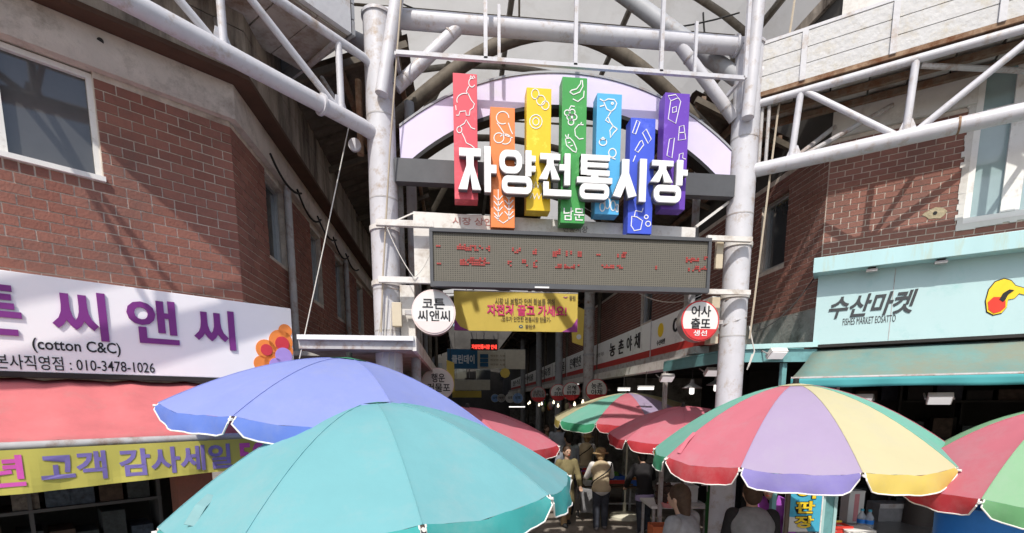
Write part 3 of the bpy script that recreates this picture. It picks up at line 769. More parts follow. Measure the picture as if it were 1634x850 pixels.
# broken strokes of the running text, read from the photograph: (x0, y0, x1, y1) in photo pixels
for (a, b, c, d) in [(692, 391, 703, 396), (697, 416, 703, 421), (729, 391, 742, 397), (742, 394, 783, 399), (734, 416, 780, 422), (739, 412, 774, 415), (817, 396, 828, 403), (810, 416, 815, 424), (815, 412, 818, 417),
                     (833, 415, 838, 419), (836, 418, 840, 424), (850, 396, 854, 405), (851, 416, 856, 426), (882, 402, 888, 409), (888, 399, 895, 405), (903, 401, 913, 408), (922, 402, 928, 409), (890, 422, 925, 426), (886, 425, 915, 427),
                     (952, 405, 957, 410), (985, 407, 1001, 410), (994, 404, 1000, 407), (960, 424, 994, 427), (1046, 424, 1053, 429), (1095, 412, 1103, 418), (1103, 411, 1114, 416), (1124, 411, 1128, 417), (1095, 428, 1126, 432), (1110, 426, 1124, 429)]:
    p, q = G(a, d, yd), G(c, b, yd)
    x = p[0]
    while x < q[0]:
        z = p[1]
        while z < q[1]:
            if random.random() < 0.68: dots.box(x - 1.05, x - 1.05 + 0.017, 0.004, 0.0118, z, z + 0.013)
            z += 0.017
        x += 0.021
dots.build('lit_dots', 'led_red', led, kind='stuff')
MB().box(on_y(853, 450, yd).x - 1.05, on_y(876, 450, yd).x - 1.05, -0.016, -0.0105, zz0 - 0.012, zz0 + 0.002).build('sticker', 'white_paint', led)
wp = thing('backing_panel', 'white panel with faint lettering behind the message display', 'panel', (1.05, YG - 0.1, 0))
a, b = G(659, 337, YG - .1), G(1110, 363, YG - .1); c = G(662, 449, YG - .1)
MB().prism([(a[0] - 1.05, c[1]), (b[0] - 1.05, c[1]), (b[0] - 1.05, b[1]), (a[0] - 1.05, a[1])], 0, 0.03).build('sheet', 'white_dirty', wp)
mat('faded_red', (0.45, 0.22, 0.20), 0.8); mat('faded_grey', (0.30, 0.28, 0.28), 0.8)
for (s, x0_, x1_, yc, m) in [('시장 상인회', 722, 800, 352, 'faded_red'), ('전통시장', 898, 938, 364, 'faded_grey')]:
    p, q = G(x0_, yc + 6, YG - .1), G(x1_, yc - 3, YG - .1)
    text_box('lettering', s, wp, p[0] - 1.05, q[0] - 1.05, p[1], q[1], -0.001, m, 0.003, 0.01)

# ------------------------------------------------------------------ market name sign
ys = YG - 0.27
ms = thing('market_sign', 'market name in white block letters across seven coloured uprights', 'sign', (1.09, ys, 0))
BARS = [('red', 724, 762, 117, 318, (0.62, 0.085, 0.115)), ('orange', 783, 821.5, 171, 363, (0.78, 0.22, 0.065)), ('yellow', 840, 879, 140, 336, (0.74, 0.50, 0.025)),
        ('green', 896, 935, 123, 356, (0.055, 0.30, 0.075)), ('sky blue', 951, 990, 149, 342, (0.09, 0.40, 0.72)), ('blue', 1004, 1043, 188, 373, (0.055, 0.10, 0.60)),
        ('purple', 1058, 1097, 148, 334, (0.14, 0.055, 0.42))]
mat('icon_white', (0.74, 0.74, 0.74), 0.6, var=0.02)
bar_o = {}
for nm, x0_, x1_, yt, ybm, colr in BARS:
    mat('bar_' + nm, colr, 0.45, var=0.06, scale=4, dirt=tuple(min(1, c * 1.5 + .08) for c in colr), dirt_amt=0.25, dirt_scale=5)
    xc = (x0_ + x1_) / 2; ym = (yt + ybm) / 2
    X0, X1 = G(x0_, ym, ys)[0] - OX, G(x1_, ym, ys)[0] - OX
    Z0, Z1 = G(xc, ybm, ys)[1], G(xc, yt, ys)[1]
    bar_o[nm] = (MB().box(X0, X1, 0, 0.14, Z0, Z1).build('upright', 'bar_' + nm, ms, bevel=0.004, label=nm + ' upright board'), X0, X1, Z0, Z1)
def arc(cx, cz, rx, rz, a0, a1, n=12):
    return [(cx + rx * math.cos(R(a0 + (a1 - a0) * i / n)), cz + rz * math.sin(R(a0 + (a1 - a0) * i / n))) for i in range(n + 1)]
def icon(nm, strokes, w=0.009):
    w *= 0.78
    """line drawing on an upright; strokes in photo pixels"""
    o, X0, X1, Z0, Z1 = bar_o[nm]; mb = MB()
    for st in strokes:
        mb = MB()
        pts = [(G(x, y, ys)[0] - OX, G(x, y, ys)[1]) for x, y in st]
        pts = [(min(max(p[0], X0 + 0.008), X1 - 0.008), p[1]) for p in pts]
        closed = len(pts) > 2 and pts[0] == pts[-1]
        mb.ribbon(pts[:-1] if closed else pts, w, -0.004, 0.0035, closed)
        mb.build('icon_stroke', 'icon_white', o)
def ell(cx, cy, rx, ry, a0=0, a1=360, n=14): return [(cx + rx * math.cos(R(a0 + (a1 - a0) * i / n)), cy - ry * math.sin(R(a0 + (a1 - a0) * i / n))) for i in range(n + 1)]
icon('red', [ell(753, 132, 5, 7, 60, 330), [(750, 125), (751, 121), (754, 124), (756, 121), (758, 125)], [(748, 138), (744, 146), (748, 152)],
             ell(742, 160, 13, 11, 200, 60), [(748, 152), (752, 160), (757, 166), (755, 172), (750, 176), (749, 184), (744, 184), (743, 177), (734, 178), (732, 184), (728, 184)],
             [(728, 176), (727, 168)], ell(733, 207, 4, 5), [(733, 202), (741, 197), (744, 191), (747, 196), (752, 204), (758, 206)], [(737, 212), (741, 220), (744, 228), (752, 232), (757, 236)]])
icon('orange', [ell(802, 188, 10, 10, 0, 300), [(793, 196), (800, 206), (806, 216), (818, 220)], [(811, 196), (815, 208), (818, 214)], ell(796, 220, 8, 8), ell(806, 222, 9, 8, 150, -120),
                [(789, 345), (797, 352), (803, 356), (812, 350), (820, 344)], [(795, 352), (795, 302)], [(812, 351), (812, 300)]] +
     [[(795 + s * 7, 312 + k * 9), (795, 320 + k * 9)] for k in range(4) for s in (-1, 1)] + [[(812 + s * 7, 310 + k * 9), (812, 318 + k * 9)] for k in range(4) for s in (-1, 1)], 0.010)
icon('yellow', [ell(854, 150, 6, 8), ell(863, 160, 7, 8), ell(870, 168, 6, 7), ell(855, 194, 10, 11), ell(855, 194, 5, 6)] +
     [[(844 + k * 7, 300), (848 + k * 7, 290), (852 + k * 7, 300)] for k in range(4)] + [[(846 + k * 7, 316), (850 + k * 7, 308), (853 + k * 7, 318)] for k in range(4)])
icon('green', [[(929, 128), (930, 138), (925, 147), (915, 151), (909, 147)], [(909, 147), (912, 144), (920, 142), (926, 134), (927, 128)], [(932, 145), (931, 155), (922, 162), (914, 158)],
               ell(905, 180, 4.5, 4.5), ell(913, 179, 4.5, 4.5), ell(909, 187, 4.5, 4.5), ell(916, 187, 4.5, 4.5), ell(911, 195, 4.5, 4.5), [(908, 175), (911, 169), (917, 170)],
               [(931, 199), (923, 199), (917, 206), (918, 216), (924, 222), (931, 221)], [(926, 199), (928, 195)],
               [(902, 222), (909, 220), (915, 226), (920, 238), (919, 243), (914, 241), (904, 232), (902, 222)], [(906, 228), (910, 227)], [(910, 233), (914, 232)], [(904, 220), (902, 215)], [(906, 220), (907, 214)]], 0.011)
icon('sky blue', [[(963, 162), (970, 158), (980, 159), (984, 165), (981, 173), (975, 178), (968, 174), (963, 162)], [(964, 162), (957, 158)], [(964, 168), (957, 170)], ell(977, 165, 1.5, 1.5), [(975, 178), (970, 186), (973, 194), (978, 201), (985, 206)],
                  [(970, 186), (966, 192), (972, 196)], [(978, 201), (973, 208), (974, 220), (979, 212), (985, 206)], ell(962, 227, 6, 5), [(957, 224), (962, 219), (967, 224)], ell(977, 244, 6, 7), [(971, 250), (982, 254)],
                  ell(961, 330, 4, 7), ell(969, 324, 4, 9), ell(978, 328, 4, 8), ell(985, 332, 3, 6)], 0.012)
icon('blue', [[(1009, 212), (1016, 192), (1021, 195), (1014, 214), (1009, 212)], [(1025, 212), (1031, 206), (1039, 222), (1034, 229), (1025, 212)], [(1021, 226), (1024, 224), (1027, 231), (1018, 243), (1013, 240), (1021, 226)],
              [(1010, 258), (1014, 248)], [(1008, 345), (1007, 360), (1012, 368), (1022, 366), (1025, 352), (1016, 346), (1008, 345)], [(1012, 345), (1014, 336), (1024, 338), (1026, 332)], ell(1031, 346, 3, 3), ell(1034, 357, 4, 4)], 0.011)
icon('purple', [[(1066, 153), (1078, 151), (1082, 156), (1070, 161), (1066, 153)], [(1070, 161), (1066, 190), (1078, 197), (1086, 162), (1082, 156)], [(1073, 172), (1079, 170), (1079, 178), (1073, 180), (1073, 172)], [(1082, 224), (1084, 202), (1091, 200), (1094, 222), (1082, 224)],
                [(1083, 212), (1093, 211)], [(1064, 248), (1068, 222), (1076, 220), (1072, 252), (1064, 248)], [(1082, 262), (1084, 246), (1090, 244), (1089, 252), (1094, 254)]])
o, X0, X1, Z0, Z1 = bar_o['green']
p, q = G(899, 351, ys), G(932, 332, ys)
text_box('lettering', '남문', o, p[0] - OX, q[0] - OX, p[1], q[1], -0.001, 'icon_white', 0.004, 0.006)
# the six letters, drawn as heavy strokes (units: 0..100 across, 0..100 up, y down from the top)
mat('letter_white', (0.82, 0.82, 0.82), 0.5, var=0.02); mat('letter_side', (0.16, 0.16, 0.17), 0.6)
def slab(x0, y0, x1, y1): return [(x0, y0), (x1, y0), (x1, y1), (x0, y1)]
def rr(x0, y0, x1, y1, r, n=5):
    out = []
    for cx, cy, a in ((x1 - r, y0 + r, -90), (x1 - r, y1 - r, 0), (x0 + r, y1 - r, 90), (x0 + r, y0 + r, 180)):
        for i in range(n + 1):
            t = R(a + 90 * i / n); out.append((cx + r * math.cos(t), cy + r * math.sin(t)))
    return out
def jieut(x0, x1, y0, y1, s):     # the two-legged consonant with a top stroke
    w = x1 - x0; xm = x0 + w * 0.5; h = y1 - y0
    return [slab(x0, y0, x1, y0 + s), [(xm - w * .17, y0 + s - 1), (xm + w * .17, y0 + s - 1), (xm + w * .17, y0 + h * .42), (x1, y1), (x1 - w * .40, y1), (xm, y0 + h * .60), (x0 + w * .36, y1), (x0 - w * .06, y1), (xm - w * .17, y0 + h * .42)]]
def ring(cx, cy, rx, ry, t):     # outline with a hole, given as (outer, inner)
    return ('ring', rr(cx - rx, cy - ry, cx + rx, cy + ry, min(rx, ry) * .8, 6), rr(cx - rx + t, cy - ry + t, cx + rx - t, cy + ry - t, max(1.5, (min(rx, ry) - t) * .8), 6))
LET = [
    ('자', 733, 790, 235, 308, jieut(0, 60, 2, 92, 17) + [slab(70, -4, 88, 96), slab(86, 36, 104, 54)]),
    ('양', 797, 853, 240, 308, [ring(32, 26, 32, 27, 15), slab(74, -2, 91, 58), slab(89, 10, 103, 23), slab(89, 34, 103, 47), ring(50, 80, 43, 21, 15)]),
    ('전', 862, 913, 245, 313, jieut(0, 62, 0, 60, 14) + [slab(76, -2, 94, 72), slab(60, 24, 78, 38), slab(10, 66, 27, 98), slab(10, 84, 98, 99)]),
    ('통', 921, 977, 248, 317, [slab(10, -2, 92, 10), slab(10, 16, 88, 26), slab(10, 33, 92, 45), slab(10, -2, 28, 45), slab(40, 44, 60, 56), slab(0, 50, 100, 63), ring(50, 83, 42, 18, 13)]),
    ('시', 982, 1033, 254, 318, [[(20, 0), (42, 0), (42, 34), (68, 90), (42, 96), (32, 66), (18, 96), (-6, 92), (20, 36)], slab(76, -3, 97, 104)]),
    ('장', 1040, 1094, 256, 322, jieut(0, 62, 0, 52, 13) + [slab(73, -3, 91, 58), slab(89, 20, 105, 34), ring(48, 80, 40, 21, 15)]),
]
yl = ys - 0.08
for ch, x0_, x1_, yt, ybm, shapes in LET:
    ym = (yt + ybm) / 2
    X0, X1 = G(x0_, ym, yl)[0] - OX, G(x1_, ym, yl)[0] - OX
    Z0, Z1 = G((x0_ + x1_) / 2, ybm, yl)[1], G((x0_ + x1_) / 2, yt, yl)[1]
    def mp_(p): return (X0 + (X1 - X0) * p[0] / 100, Z1 - (Z1 - Z0) * p[1] / 100)
    fm = MB(); sm = MB()
    for i, shp in enumerate(shapes):
        dy = -0.080 - 0.0006 * i
        if shp[0] == 'ring':
            A = [mp_(p) for p in shp[1]]; B = [mp_(p) for p in shp[2]]; n = len(A)
            for j in range(n):
                k2 = (j + 1) % n
                fm.prism([A[j], A[k2], B[k2], B[j]], dy, -0.060); sm.prism([A[j], A[k2], B[k2], B[j]], -0.059, -0.008)
        else:
            P = [mp_(p) for p in shp]
            fm.prism(P, dy, -0.060); sm.prism(P, -0.059, -0.008 - 0.0005 * i)
    lo = fm.build('letter', 'letter_white', ms, weld=False)
    sm.build('letter_return', 'letter_side', lo)

# ------------------------------------------------------------------ round shop signs
mat('disc_side', (0.42, 0.40, 0.38), 0.4, metal=0.4); mat('disc_white', (0.70, 0.69, 0.67), 0.5, var=0.03, dirt=(0.58, 0.54, 0.50), dirt_amt=0.3)
mat('disc_pink', (0.74, 0.62, 0.60), 0.5, var=0.03); mat('disc_red', (0.60, 0.045, 0.05), 0.5, var=0.05); mat('ink', (0.02, 0.02, 0.022), 0.6, var=0.02)
mat('disc_blue', (0.25, 0.42, 0.75), 0.5)
def round_sign(cx, cy, rpx, Y, lines, label, rim='disc_red', foot=None, face='disc_white', group=None, bracket=1, thick=0.11, th2=None):
    c = on_y(cx, cy, Y); r = abs(on_y(cx + rpx, cy, Y).x - c.x)
    t = thing('round_sign', label, 'sign', (c.x, Y, c.z), 0, group)
    MB().disc(0, 0, r, 0.0, thick, 44).build('case', 'disc_side', t, smooth=True)
    MB().disc(0, 0, r * 1.0, -0.006, -0.001, 44).build('rim', rim, t)
    f = MB().disc(0, 0, r * 0.93, -0.010, -0.0065, 44).build('face', face, t)
    if foot:
        n = 20; a0, a1 = R(205), R(335)
        MB().prism([(r * .93 * math.cos(a0 + (a1 - a0) * i / n), r * .93 * math.sin(a0 + (a1 - a0) * i / n)) for i in range(n + 1)], -0.0145, -0.0105).build('foot_band', foot[0], t)
        if foot[1]: text_box('lettering', foot[1], t, -r * .36, r * .36, -r * .74, -r * .46, -0.015, 'icon_white', 0.003, 0.015)
    for (s, x0_, x1_, z0_, z1_) in lines:
        text_box('lettering', s, t, x0_ * r, x1_ * r, z0_ * r, z1_ * r, -0.0105, 'ink', 0.004, 0.015)
    if bracket:
        MB().box(bracket * r * 0.98 if bracket > 0 else -r * 1.32, bracket * r * 1.32 if bracket > 0 else -r * 0.98, 0.03, 0.07, -0.02, 0.02).build('bracket', 'steel_dim', t)
    return t
round_sign(692, 498, 35, YG - 0.18, [('코튼', -.50, .50, .14, .60), ('씨앤씨', -.72, .74, -.42, .08)], 'round white and pink shop sign beside the left gate column', rim='disc_pink', foot=('disc_pink', None), bracket=-1)
round_sign(1117, 512, 30, YG - 0.18, [('어사', -.50, .52, .20, .74), ('출또', -.50, .52, -.40, .14)], 'round white sign with red foot and red rim beside the right gate column', foot=('disc_red', '생선'), bracket=1)
round_sign(698, 613, 26, 7.6, [('행운', -.36, .46, .12, .66), ('건물포', -.62, .78, -.46, .06)], 'round white sign half hidden behind the blue parasol', rim='disc_pink', bracket=-1)
round_sign(952, 622, 17, 11.6, [('농촌', -.52, .52, .12, .64), ('야채', -.52, .52, -.46, .06)], 'round white sign above the small striped parasol, rightmost of the inner ones', foot=('disc_red', None))
round_sign(912, 624, 14, 13.4, [('은혜', -.52, .52, .12, .64), ('반찬', -.52, .52, -.46, .06)], 'round white sign with red foot in front of a half covered one', foot=('disc_red', None))
round_sign(891, 626, 13, 14.2, [('수', -.3, .3, .12, .64), ('화장', -.52, .52, -.46, .06)], 'half covered round white sign deep in the alley', foot=('disc_red', None))
round_sign(859, 629, 12, 15.6, [('소문난', -.6, .6, .12, .54), ('반찬가게', -.7, .7, -.36, .06)], 'dim grey round sign deep in the alley', face='steel_dim', foot=('disc_red', None))
for i, (cx, r_, Y, lab, fc) in enumerate([(826, 8.5, 22, 'pale blue round sign deep in the alley, largest of its row', 'disc_blue'), (814, 7.5, 24.5, 'white round sign just left of the pale blue one far down the alley', 'disc_white'), (800, 6.5, 28, 'dim round sign in the middle of the far row', 'steel_dim'), (790, 6.5, 31, 'leftmost tiny round sign of the far row', 'disc_blue')]):
    round_sign(cx, 635, r_, Y, [('상회', -.5, .5, -.2, .4)], lab, rim='disc_white', face=fc)

# ------------------------------------------------------------------ left shop: signboard, awning, sale banner
mat('sign_white', (0.88, 0.86, 0.88), 0.35, var=0.02, scale=3, spec=0.4); mat('sign_purple', (0.20, 0.035, 0.22), 0.5, var=0.05)
mat('print_orange', (0.85, 0.26, 0.06), 0.4); mat('print_red', (0.62, 0.05, 0.07), 0.4); mat('print_violet', (0.42, 0.30, 0.72), 0.4)
def fbox(F, x0, x1, yt, yb, w):
    xc = (x0 + x1) / 2; ym = (yt + yb) / 2
    return F.px(x0, ym, w)[0], F.px(x1, ym, w)[0], F.px(xc, yb, w)[1], F.px(xc, yt, w)[1]
WS = -0.12
ss = thing('shop_signboard', 'long white shop signboard with purple lettering and orange flowers', 'sign', (LCx, LCy, 0), LF.ang)
zt_, zb_ = LF.px(300, 470, WS)[1], LF.px(200, 598, WS)[1]
u1 = LF.px(467, 540, WS)[0]
MB().box(-3.6, u1, WS, -0.02, zb_, zt_).build('box', 'sign_white', ss, bevel=0.006)
MB().box(-3.6, u1, WS - 0.004, -0.03, zb_ - 0.035, zb_ - 0.002).build('lower_trim', 'near_black', ss)
for s, x0_, x1_, yt, yb in [('튼', -62, 33, 452, 533), ('씨', 82, 170, 464, 542), ('앤', 203, 283, 478, 548), ('씨', 309, 374, 494, 557)]:
    b = fbox(LF, x0_, x1_, yt, yb, WS); text_box('letter', s, ss, *b, WS - 0.001, 'sign_purple', 0.012, 0.022)
b = fbox(LF, 52, 192, 543, 566, WS); text_box('lettering', '(cotton C&C)', ss, *b, WS - 0.001, 'ink', 0.003, 0.012)
b = fbox(LF, -8, 246, 570, 592, WS); text_box('lettering', '본사직영점 : 010-3478-1026', ss, *b, WS - 0.001, 'ink', 0.003, 0.004)
fl = MB(); fl2 = MB(); fl3 = MB()
def fdisc(mb, px_, py_, r, y):
    u, z = LF.px(px_, py_, WS); u = min(u, u1 - r - 0.004); mb.disc(u, z, r, y, y + 0.003, 22)
for px_, py_, r in [(424, 557, .085), (449, 545, .105), (457, 528, .06), (418, 580, .07), (440, 580, .10), (463, 560, .08)]: fdisc(fl, px_, py_, r, WS - 0.004)
for px_, py_, r in [(425, 558, .050), (450, 548, .062)]: fdisc(fl2, px_, py_, r, WS - 0.008)
for px_, py_, r in [(452, 568, .075), (440, 582, .06)]: fdisc(fl3, px_, py_, r, WS - 0.012)
fl.build('flower_print', 'print_orange', ss); fl2.build('flower_print', 'print_red', ss); fl3.build('flower_print', 'print_violet', ss)

mat('awning_red', (0.72, 0.21, 0.22), 0.85, var=0.10, scale=3, bump=0.25, bscale=7, translucent=0.25, dirt=(0.62, 0.26, 0.25), dirt_amt=0.5, dirt_scale=2)
mat('banner_yellow', (0.68, 0.62, 0.15), 0.75, var=0.06, scale=3, translucent=0.3); mat('banner_ink', (0.20, 0.16, 0.42), 0.8, var=0.15, scale=8); mat('banner_pink', (0.62, 0.10, 0.42), 0.8, var=0.1)
WA = -0.72
za = LF.px(200, 699, WA)[1]; zatop = zb_ - 0.045
aw_ = thing('red_awning', 'faded red cloth awning under the white shop signboard', 'awning', (LCx, LCy, 0), LF.ang)
mb = MB(); n, k = 26, 8; ua, ub = -3.4, LF.px(395, 672, WA)[0]
for j in range(k + 1):
    for i in range(n + 1):
        t = j / k; u = ua + (ub - ua) * i / n
        sag = -0.035 * math.sin(math.pi * t) * (0.6 + 0.4 * math.sin(i * 1.7)) - 0.01 * math.sin(i * 2.3 + t * 3)
        mb.v.append((u, -0.06 + (WA + 0.06) * t, zatop + (za - zatop) * t + sag))
for j in range(k):
    for i in range(n): mb.f.append((j * (n + 1) + i, j * (n + 1) + i + 1, (j + 1) * (n + 1) + i + 1, (j + 1) * (n + 1) + i))
cl = mb.build('cloth', 'awning_red', aw_, smooth=True)
sol = cl.modifiers.new('thick', 'SOLIDIFY'); sol.thickness = 0.004
MB().tube([(ua, WA - 0.01, za - 0.02), (ub, WA - 0.01, za - 0.02)], 0.026, 12).build('front_bar', 'steel_dim', aw_, smooth=True)
for u in (-2.6, -0.15):
    MB().tube([(u, WA, za - 0.02), (u, 0.0, za - 0.25)], 0.016, 8).build('arm', 'steel_dim', aw_, smooth=True)
sb = thing('sale_banner', 'yellow cloth sale banner hanging below the red awning', 'banner', (LCx, LCy, 0), LF.ang)
WB = WA - 0.045
bt = LF.px(200, 709, WB)[1]; bb = LF.px(200, 769, WB)[1]
mb = MB(); n, k = 60, 6; ub2 = LF.px(445, 690, WB)[0]
def bwave(u, t): return 0.012 * math.sin(u * 9) * t + 0.006 * math.sin(u * 23 + 2 * t) * t
for j in range(k + 1):
    for i in range(n + 1):
        t = j / k; u = -2.6 + (ub2 + 2.6) * i / n; mb.v.append((u, WB + bwave(u, t), bt + (bb - bt) * t - 0.012 * math.sin(u * 3.1) * t))
for j in range(k):
    for i in range(n): mb.f.append((j * (n + 1) + i, j * (n + 1) + i + 1, (j + 1) * (n + 1) + i + 1, (j + 1) * (n + 1) + i))
bc = mb.build('cloth', 'banner_yellow', sb); sol = bc.modifiers.new('thick', 'SOLIDIFY'); sol.thickness = 0.002; sol.offset = 0
for s, x0_, x1_, yt, yb, m in [('년', -25, 40, 737, 776, 'banner_pink'), ('고객', 64, 171, 727, 769, 'banner_ink'), ('감사세일', 189, 369, 706, 755, 'banner_ink'), ('50%', 379, 452, 692, 722, 'banner_pink')]:
    b = fbox(LF, x0_, x1_, yt, yb, WB); b = (b[0], b[1], bb + .14 * (bt - bb), bt - .12 * (bt - bb))
    o = text_box('lettering', s, sb, *b, 0.0, m, 0.002, 0.028)
    for v in o.data.vertices:
        t = (bt - v.co.z) / (bt - bb); v.co.y += WB + bwave(v.co.x, max(0, min(1, t))) - 0.0035
# shelves of goods in the dark shop under the awning
mat('wood_dark', (0.10, 0.065, 0.04), 0.7, var=0.2, streak=False); mat('goods_a', (0.05, 0.06, 0.065), 0.8, var=0.4, scale=15); mat('goods_b', (0.07, 0.05, 0.04), 0.8, var=0.4, scale=15)
mat('cl_dull', (0.13, 0.12, 0.11), 0.9, var=0.5, scale=25); mat('cl_dull2', (0.06, 0.08, 0.11), 0.9, var=0.5, scale=25)
sh = thing('goods_rack', 'dim rack of folded goods inside the shop under the sale banner', 'rack', tuple(LF.world(-1.5, 1.35, 0)), LF.ang)
for z in (0.9, 1.35, 1.8): MB().box(-1.1, 1.0, 0, 0.5, z, z + 0.03).build('shelf', 'dark_grey', sh)
for x in (-1.1, 0, 0.97): MB().box(x, x + 0.03, 0.01, 0.49, 0, 2.1).build('upright', 'dark_grey', sh)
for z in (0.935, 1.385, 1.835):
    for i in range(9):
        x = -1.03 + i * 0.22
        if i in (4, 5) : x += 0.05
        MB().box(x, x + 0.18, 0.03, 0.4, z, z + random.uniform(0.14, 0.36)).build('folded_goods', random.choice(['goods_a', 'goods_b', 'cl_dull', 'cl_dull2']), sh)

# ------------------------------------------------------------------ right shop: turquoise signboard, hood, awning
mat('teal_sign', (0.44, 0.61, 0.62), 0.45, var=0.03, scale=2, dirt=(0.32, 0.55, 0.55), dirt_amt=0.3); mat('teal_hood', (0.42, 0.63, 0.65), 0.4, var=0.05, scale=3, dirt=(0.42, 0.48, 0.36), dirt_amt=0.35, dirt_scale=6, streak=True)
mat('awning_teal', (0.17, 0.31, 0.29), 0.85, var=0.12, scale=2.5, translucent=0.15, dirt=(0.25, 0.28, 0.22), dirt_amt=0.9, dirt_scale=2.2, bump=0.2, bscale=14)
mat('valance_teal', (0.10, 0.44, 0.46), 0.8, var=0.05, scale=3, translucent=0.3); mat('ink_soft', (0.05, 0.055, 0.06), 0.6)
mat('logo_yellow', (0.85, 0.60, 0.03), 0.4); mat('logo_red', (0.70, 0.05, 0.03), 0.4)
WR = -0.13; WH = -0.30
rs = thing('fish_shop_signboard', 'pale turquoise fish market signboard with a projecting hood', 'sign', (RCx, RCy, 0), RF.ang)
ur0 = RF.px(1301, 500, WR)[0]
zrb, zrt = RF.px(1466, 541, WR)[1], RF.px(1466, 420, WR)[1]
MB().box(ur0, 4.5, WR, -0.02, zrb, zrt + 0.02).build('face', 'teal_sign', rs)
zh0, zh1 = RF.px(1466, 415, WH)[1], RF.px(1466, 389, WH)[1]
MB().box(RF.px(1298, 425, WH)[0], 4.5, WH, -0.015, zh0, zh1).build('hood', 'teal_hood', rs, bevel=0.004)
MB().box(ur0, 4.5, WR - 0.006, -0.03, zrb - 0.03, zrb - 0.002).build('lower_trim', 'near_black', rs)
for px_ in (1391, 1500): 
    u, z = RF.px(px_, 432, WH + 0.05); lo_ = MB().box(u - 0.045, u + 0.045, WH + 0.03, WH + 0.10, zh0 - 0.04, zh0 - 0.018).build('lamp', 'steel_dim', rs); MB().box(u - 0.03, u + 0.03, WH + 0.05, WH + 0.08, zh0 - 0.0175, zh0 - 0.001).build('lamp_foot', 'near_black', lo_)
for u_ in (0.62, 1.85, 3.05): MB().box(u_, u_ + .006, WR - .003, WR + .01, zrb + .01, zrt - .02).build('panel_seam', 'steel_dim', rs)
b = fbox(RF, 1320, 1455, 468, 504, WR); text_box('lettering', '수산마켓', rs, *b, WR - 0.001, 'ink_soft', 0.008, 0.022, shear=0.22)
b = fbox(RF, 1345, 1429, 505, 516, WR); text_box('lettering', 'FISHES MARKET EOSATTO', rs, *b, WR - 0.001, 'ink_soft', 0.003, 0.0)
def px_poly(F, pts, w): return [F.px(x, y, w) for x, y in pts]
blob = [(1575, 497), (1573, 480), (1578, 462), (1588, 450), (1602, 445), (1613, 448), (1620, 456), (1634, 460), (1648, 458), (1650, 470), (1634, 470), (1626, 468), (1618, 476), (1608, 478), (1606, 490), (1598, 499), (1585, 502)]
cxm = 1602; cym = 474
def grow(pts, s): return [(cxm + (x - cxm) * s, cym + (y - cym) * s) for x, y in pts]
MB().prism(px_poly(RF, grow(blob, 1.06), WR), WR - 0.004, WR - 0.001).build('logo_outline', 'ink', rs)
MB().prism(px_poly(RF, blob, WR), WR - 0.008, WR - 0.0045).build('logo_body', 'logo_yellow', rs)
MB().prism(px_poly(RF, [(1577, 494), (1576, 482), (1585, 474), (1596, 474), (1604, 480), (1604, 490), (1596, 497), (1585, 500)], WR), WR - 0.012, WR - 0.0085).build('logo_heart', 'logo_red', rs)
MB().prism(px_poly(RF, [(1594, 478), (1600, 468), (1610, 462), (1618, 463), (1608, 470), (1604, 478), (1600, 482)], WR), WR - 0.015, WR - 0.0125).build('logo_stroke', 'ink', rs)

WAr = -0.62
ta = thing('turquoise_awning', 'weathered turquoise awning with straight valance below the fish market sign', 'awning', (RCx, RCy, 0), RF.ang)
zaf = RF.px(1450, 600, WAr)[1]; zat = zrb - 0.035
uf0 = RF.px(1262, 606, WAr)[0]; ut0 = RF.px(1300, 555, -0.1)[0]
mb = MB(); n, k = 24, 8
for j in range(k + 1):
    for i in range(n + 1):
        t = j / k; u_a = ut0 + (uf0 - ut0) * t; u = u_a + (4.3 - u_a) * i / n
        mb.v.append((u, -0.06 + (WAr + 0.06) * t, zat + (zaf - zat) * t - 0.02 * math.sin(math.pi * t) - 0.006 * math.sin(i * 1.9) * math.sin(math.pi * t)))
for j in range(k):
    for i in range(n): mb.f.append((j * (n + 1) + i, j * (n + 1) + i + 1, (j + 1) * (n + 1) + i + 1, (j + 1) * (n + 1) + i))
o = mb.build('cloth', 'awning_teal', ta, smooth=True); sol = o.modifiers.new('thick', 'SOLIDIFY'); sol.thickness = 0.004
mb = MB(); n = 80; vh = 0.085
for j in range(4):
    for i in range(n + 1):
        u = uf0 + (4.3 - uf0) * i / n; t = j / 3
        mb.v.append((u, WAr - 0.012 + 0.010 * math.sin(u * 14) * t, zaf - vh * t - 0.004 * math.sin(u * 6) * t))
for j in range(3):
    for i in range(n): mb.f.append((j * (n + 1) + i, j * (n + 1) + i + 1, (j + 1) * (n + 1) + i + 1, (j + 1) * (n + 1) + i))
o = mb.build('valance', 'valance_teal', ta, smooth=True); sol = o.modifiers.new('thick', 'SOLIDIFY'); sol.thickness = 0.003
MB().tube([(uf0, WAr, zaf + 0.004), (4.3, WAr, zaf + 0.004)], 0.014, 8).build('front_bar', 'steel_dim', ta, smooth=True)
for u in (0.25, 2.2): MB().tube([(u, WAr, zaf - 0.01), (u, -0.05, zaf - 0.2)], 0.014, 8).build('arm', 'steel_dim', ta, smooth=True)

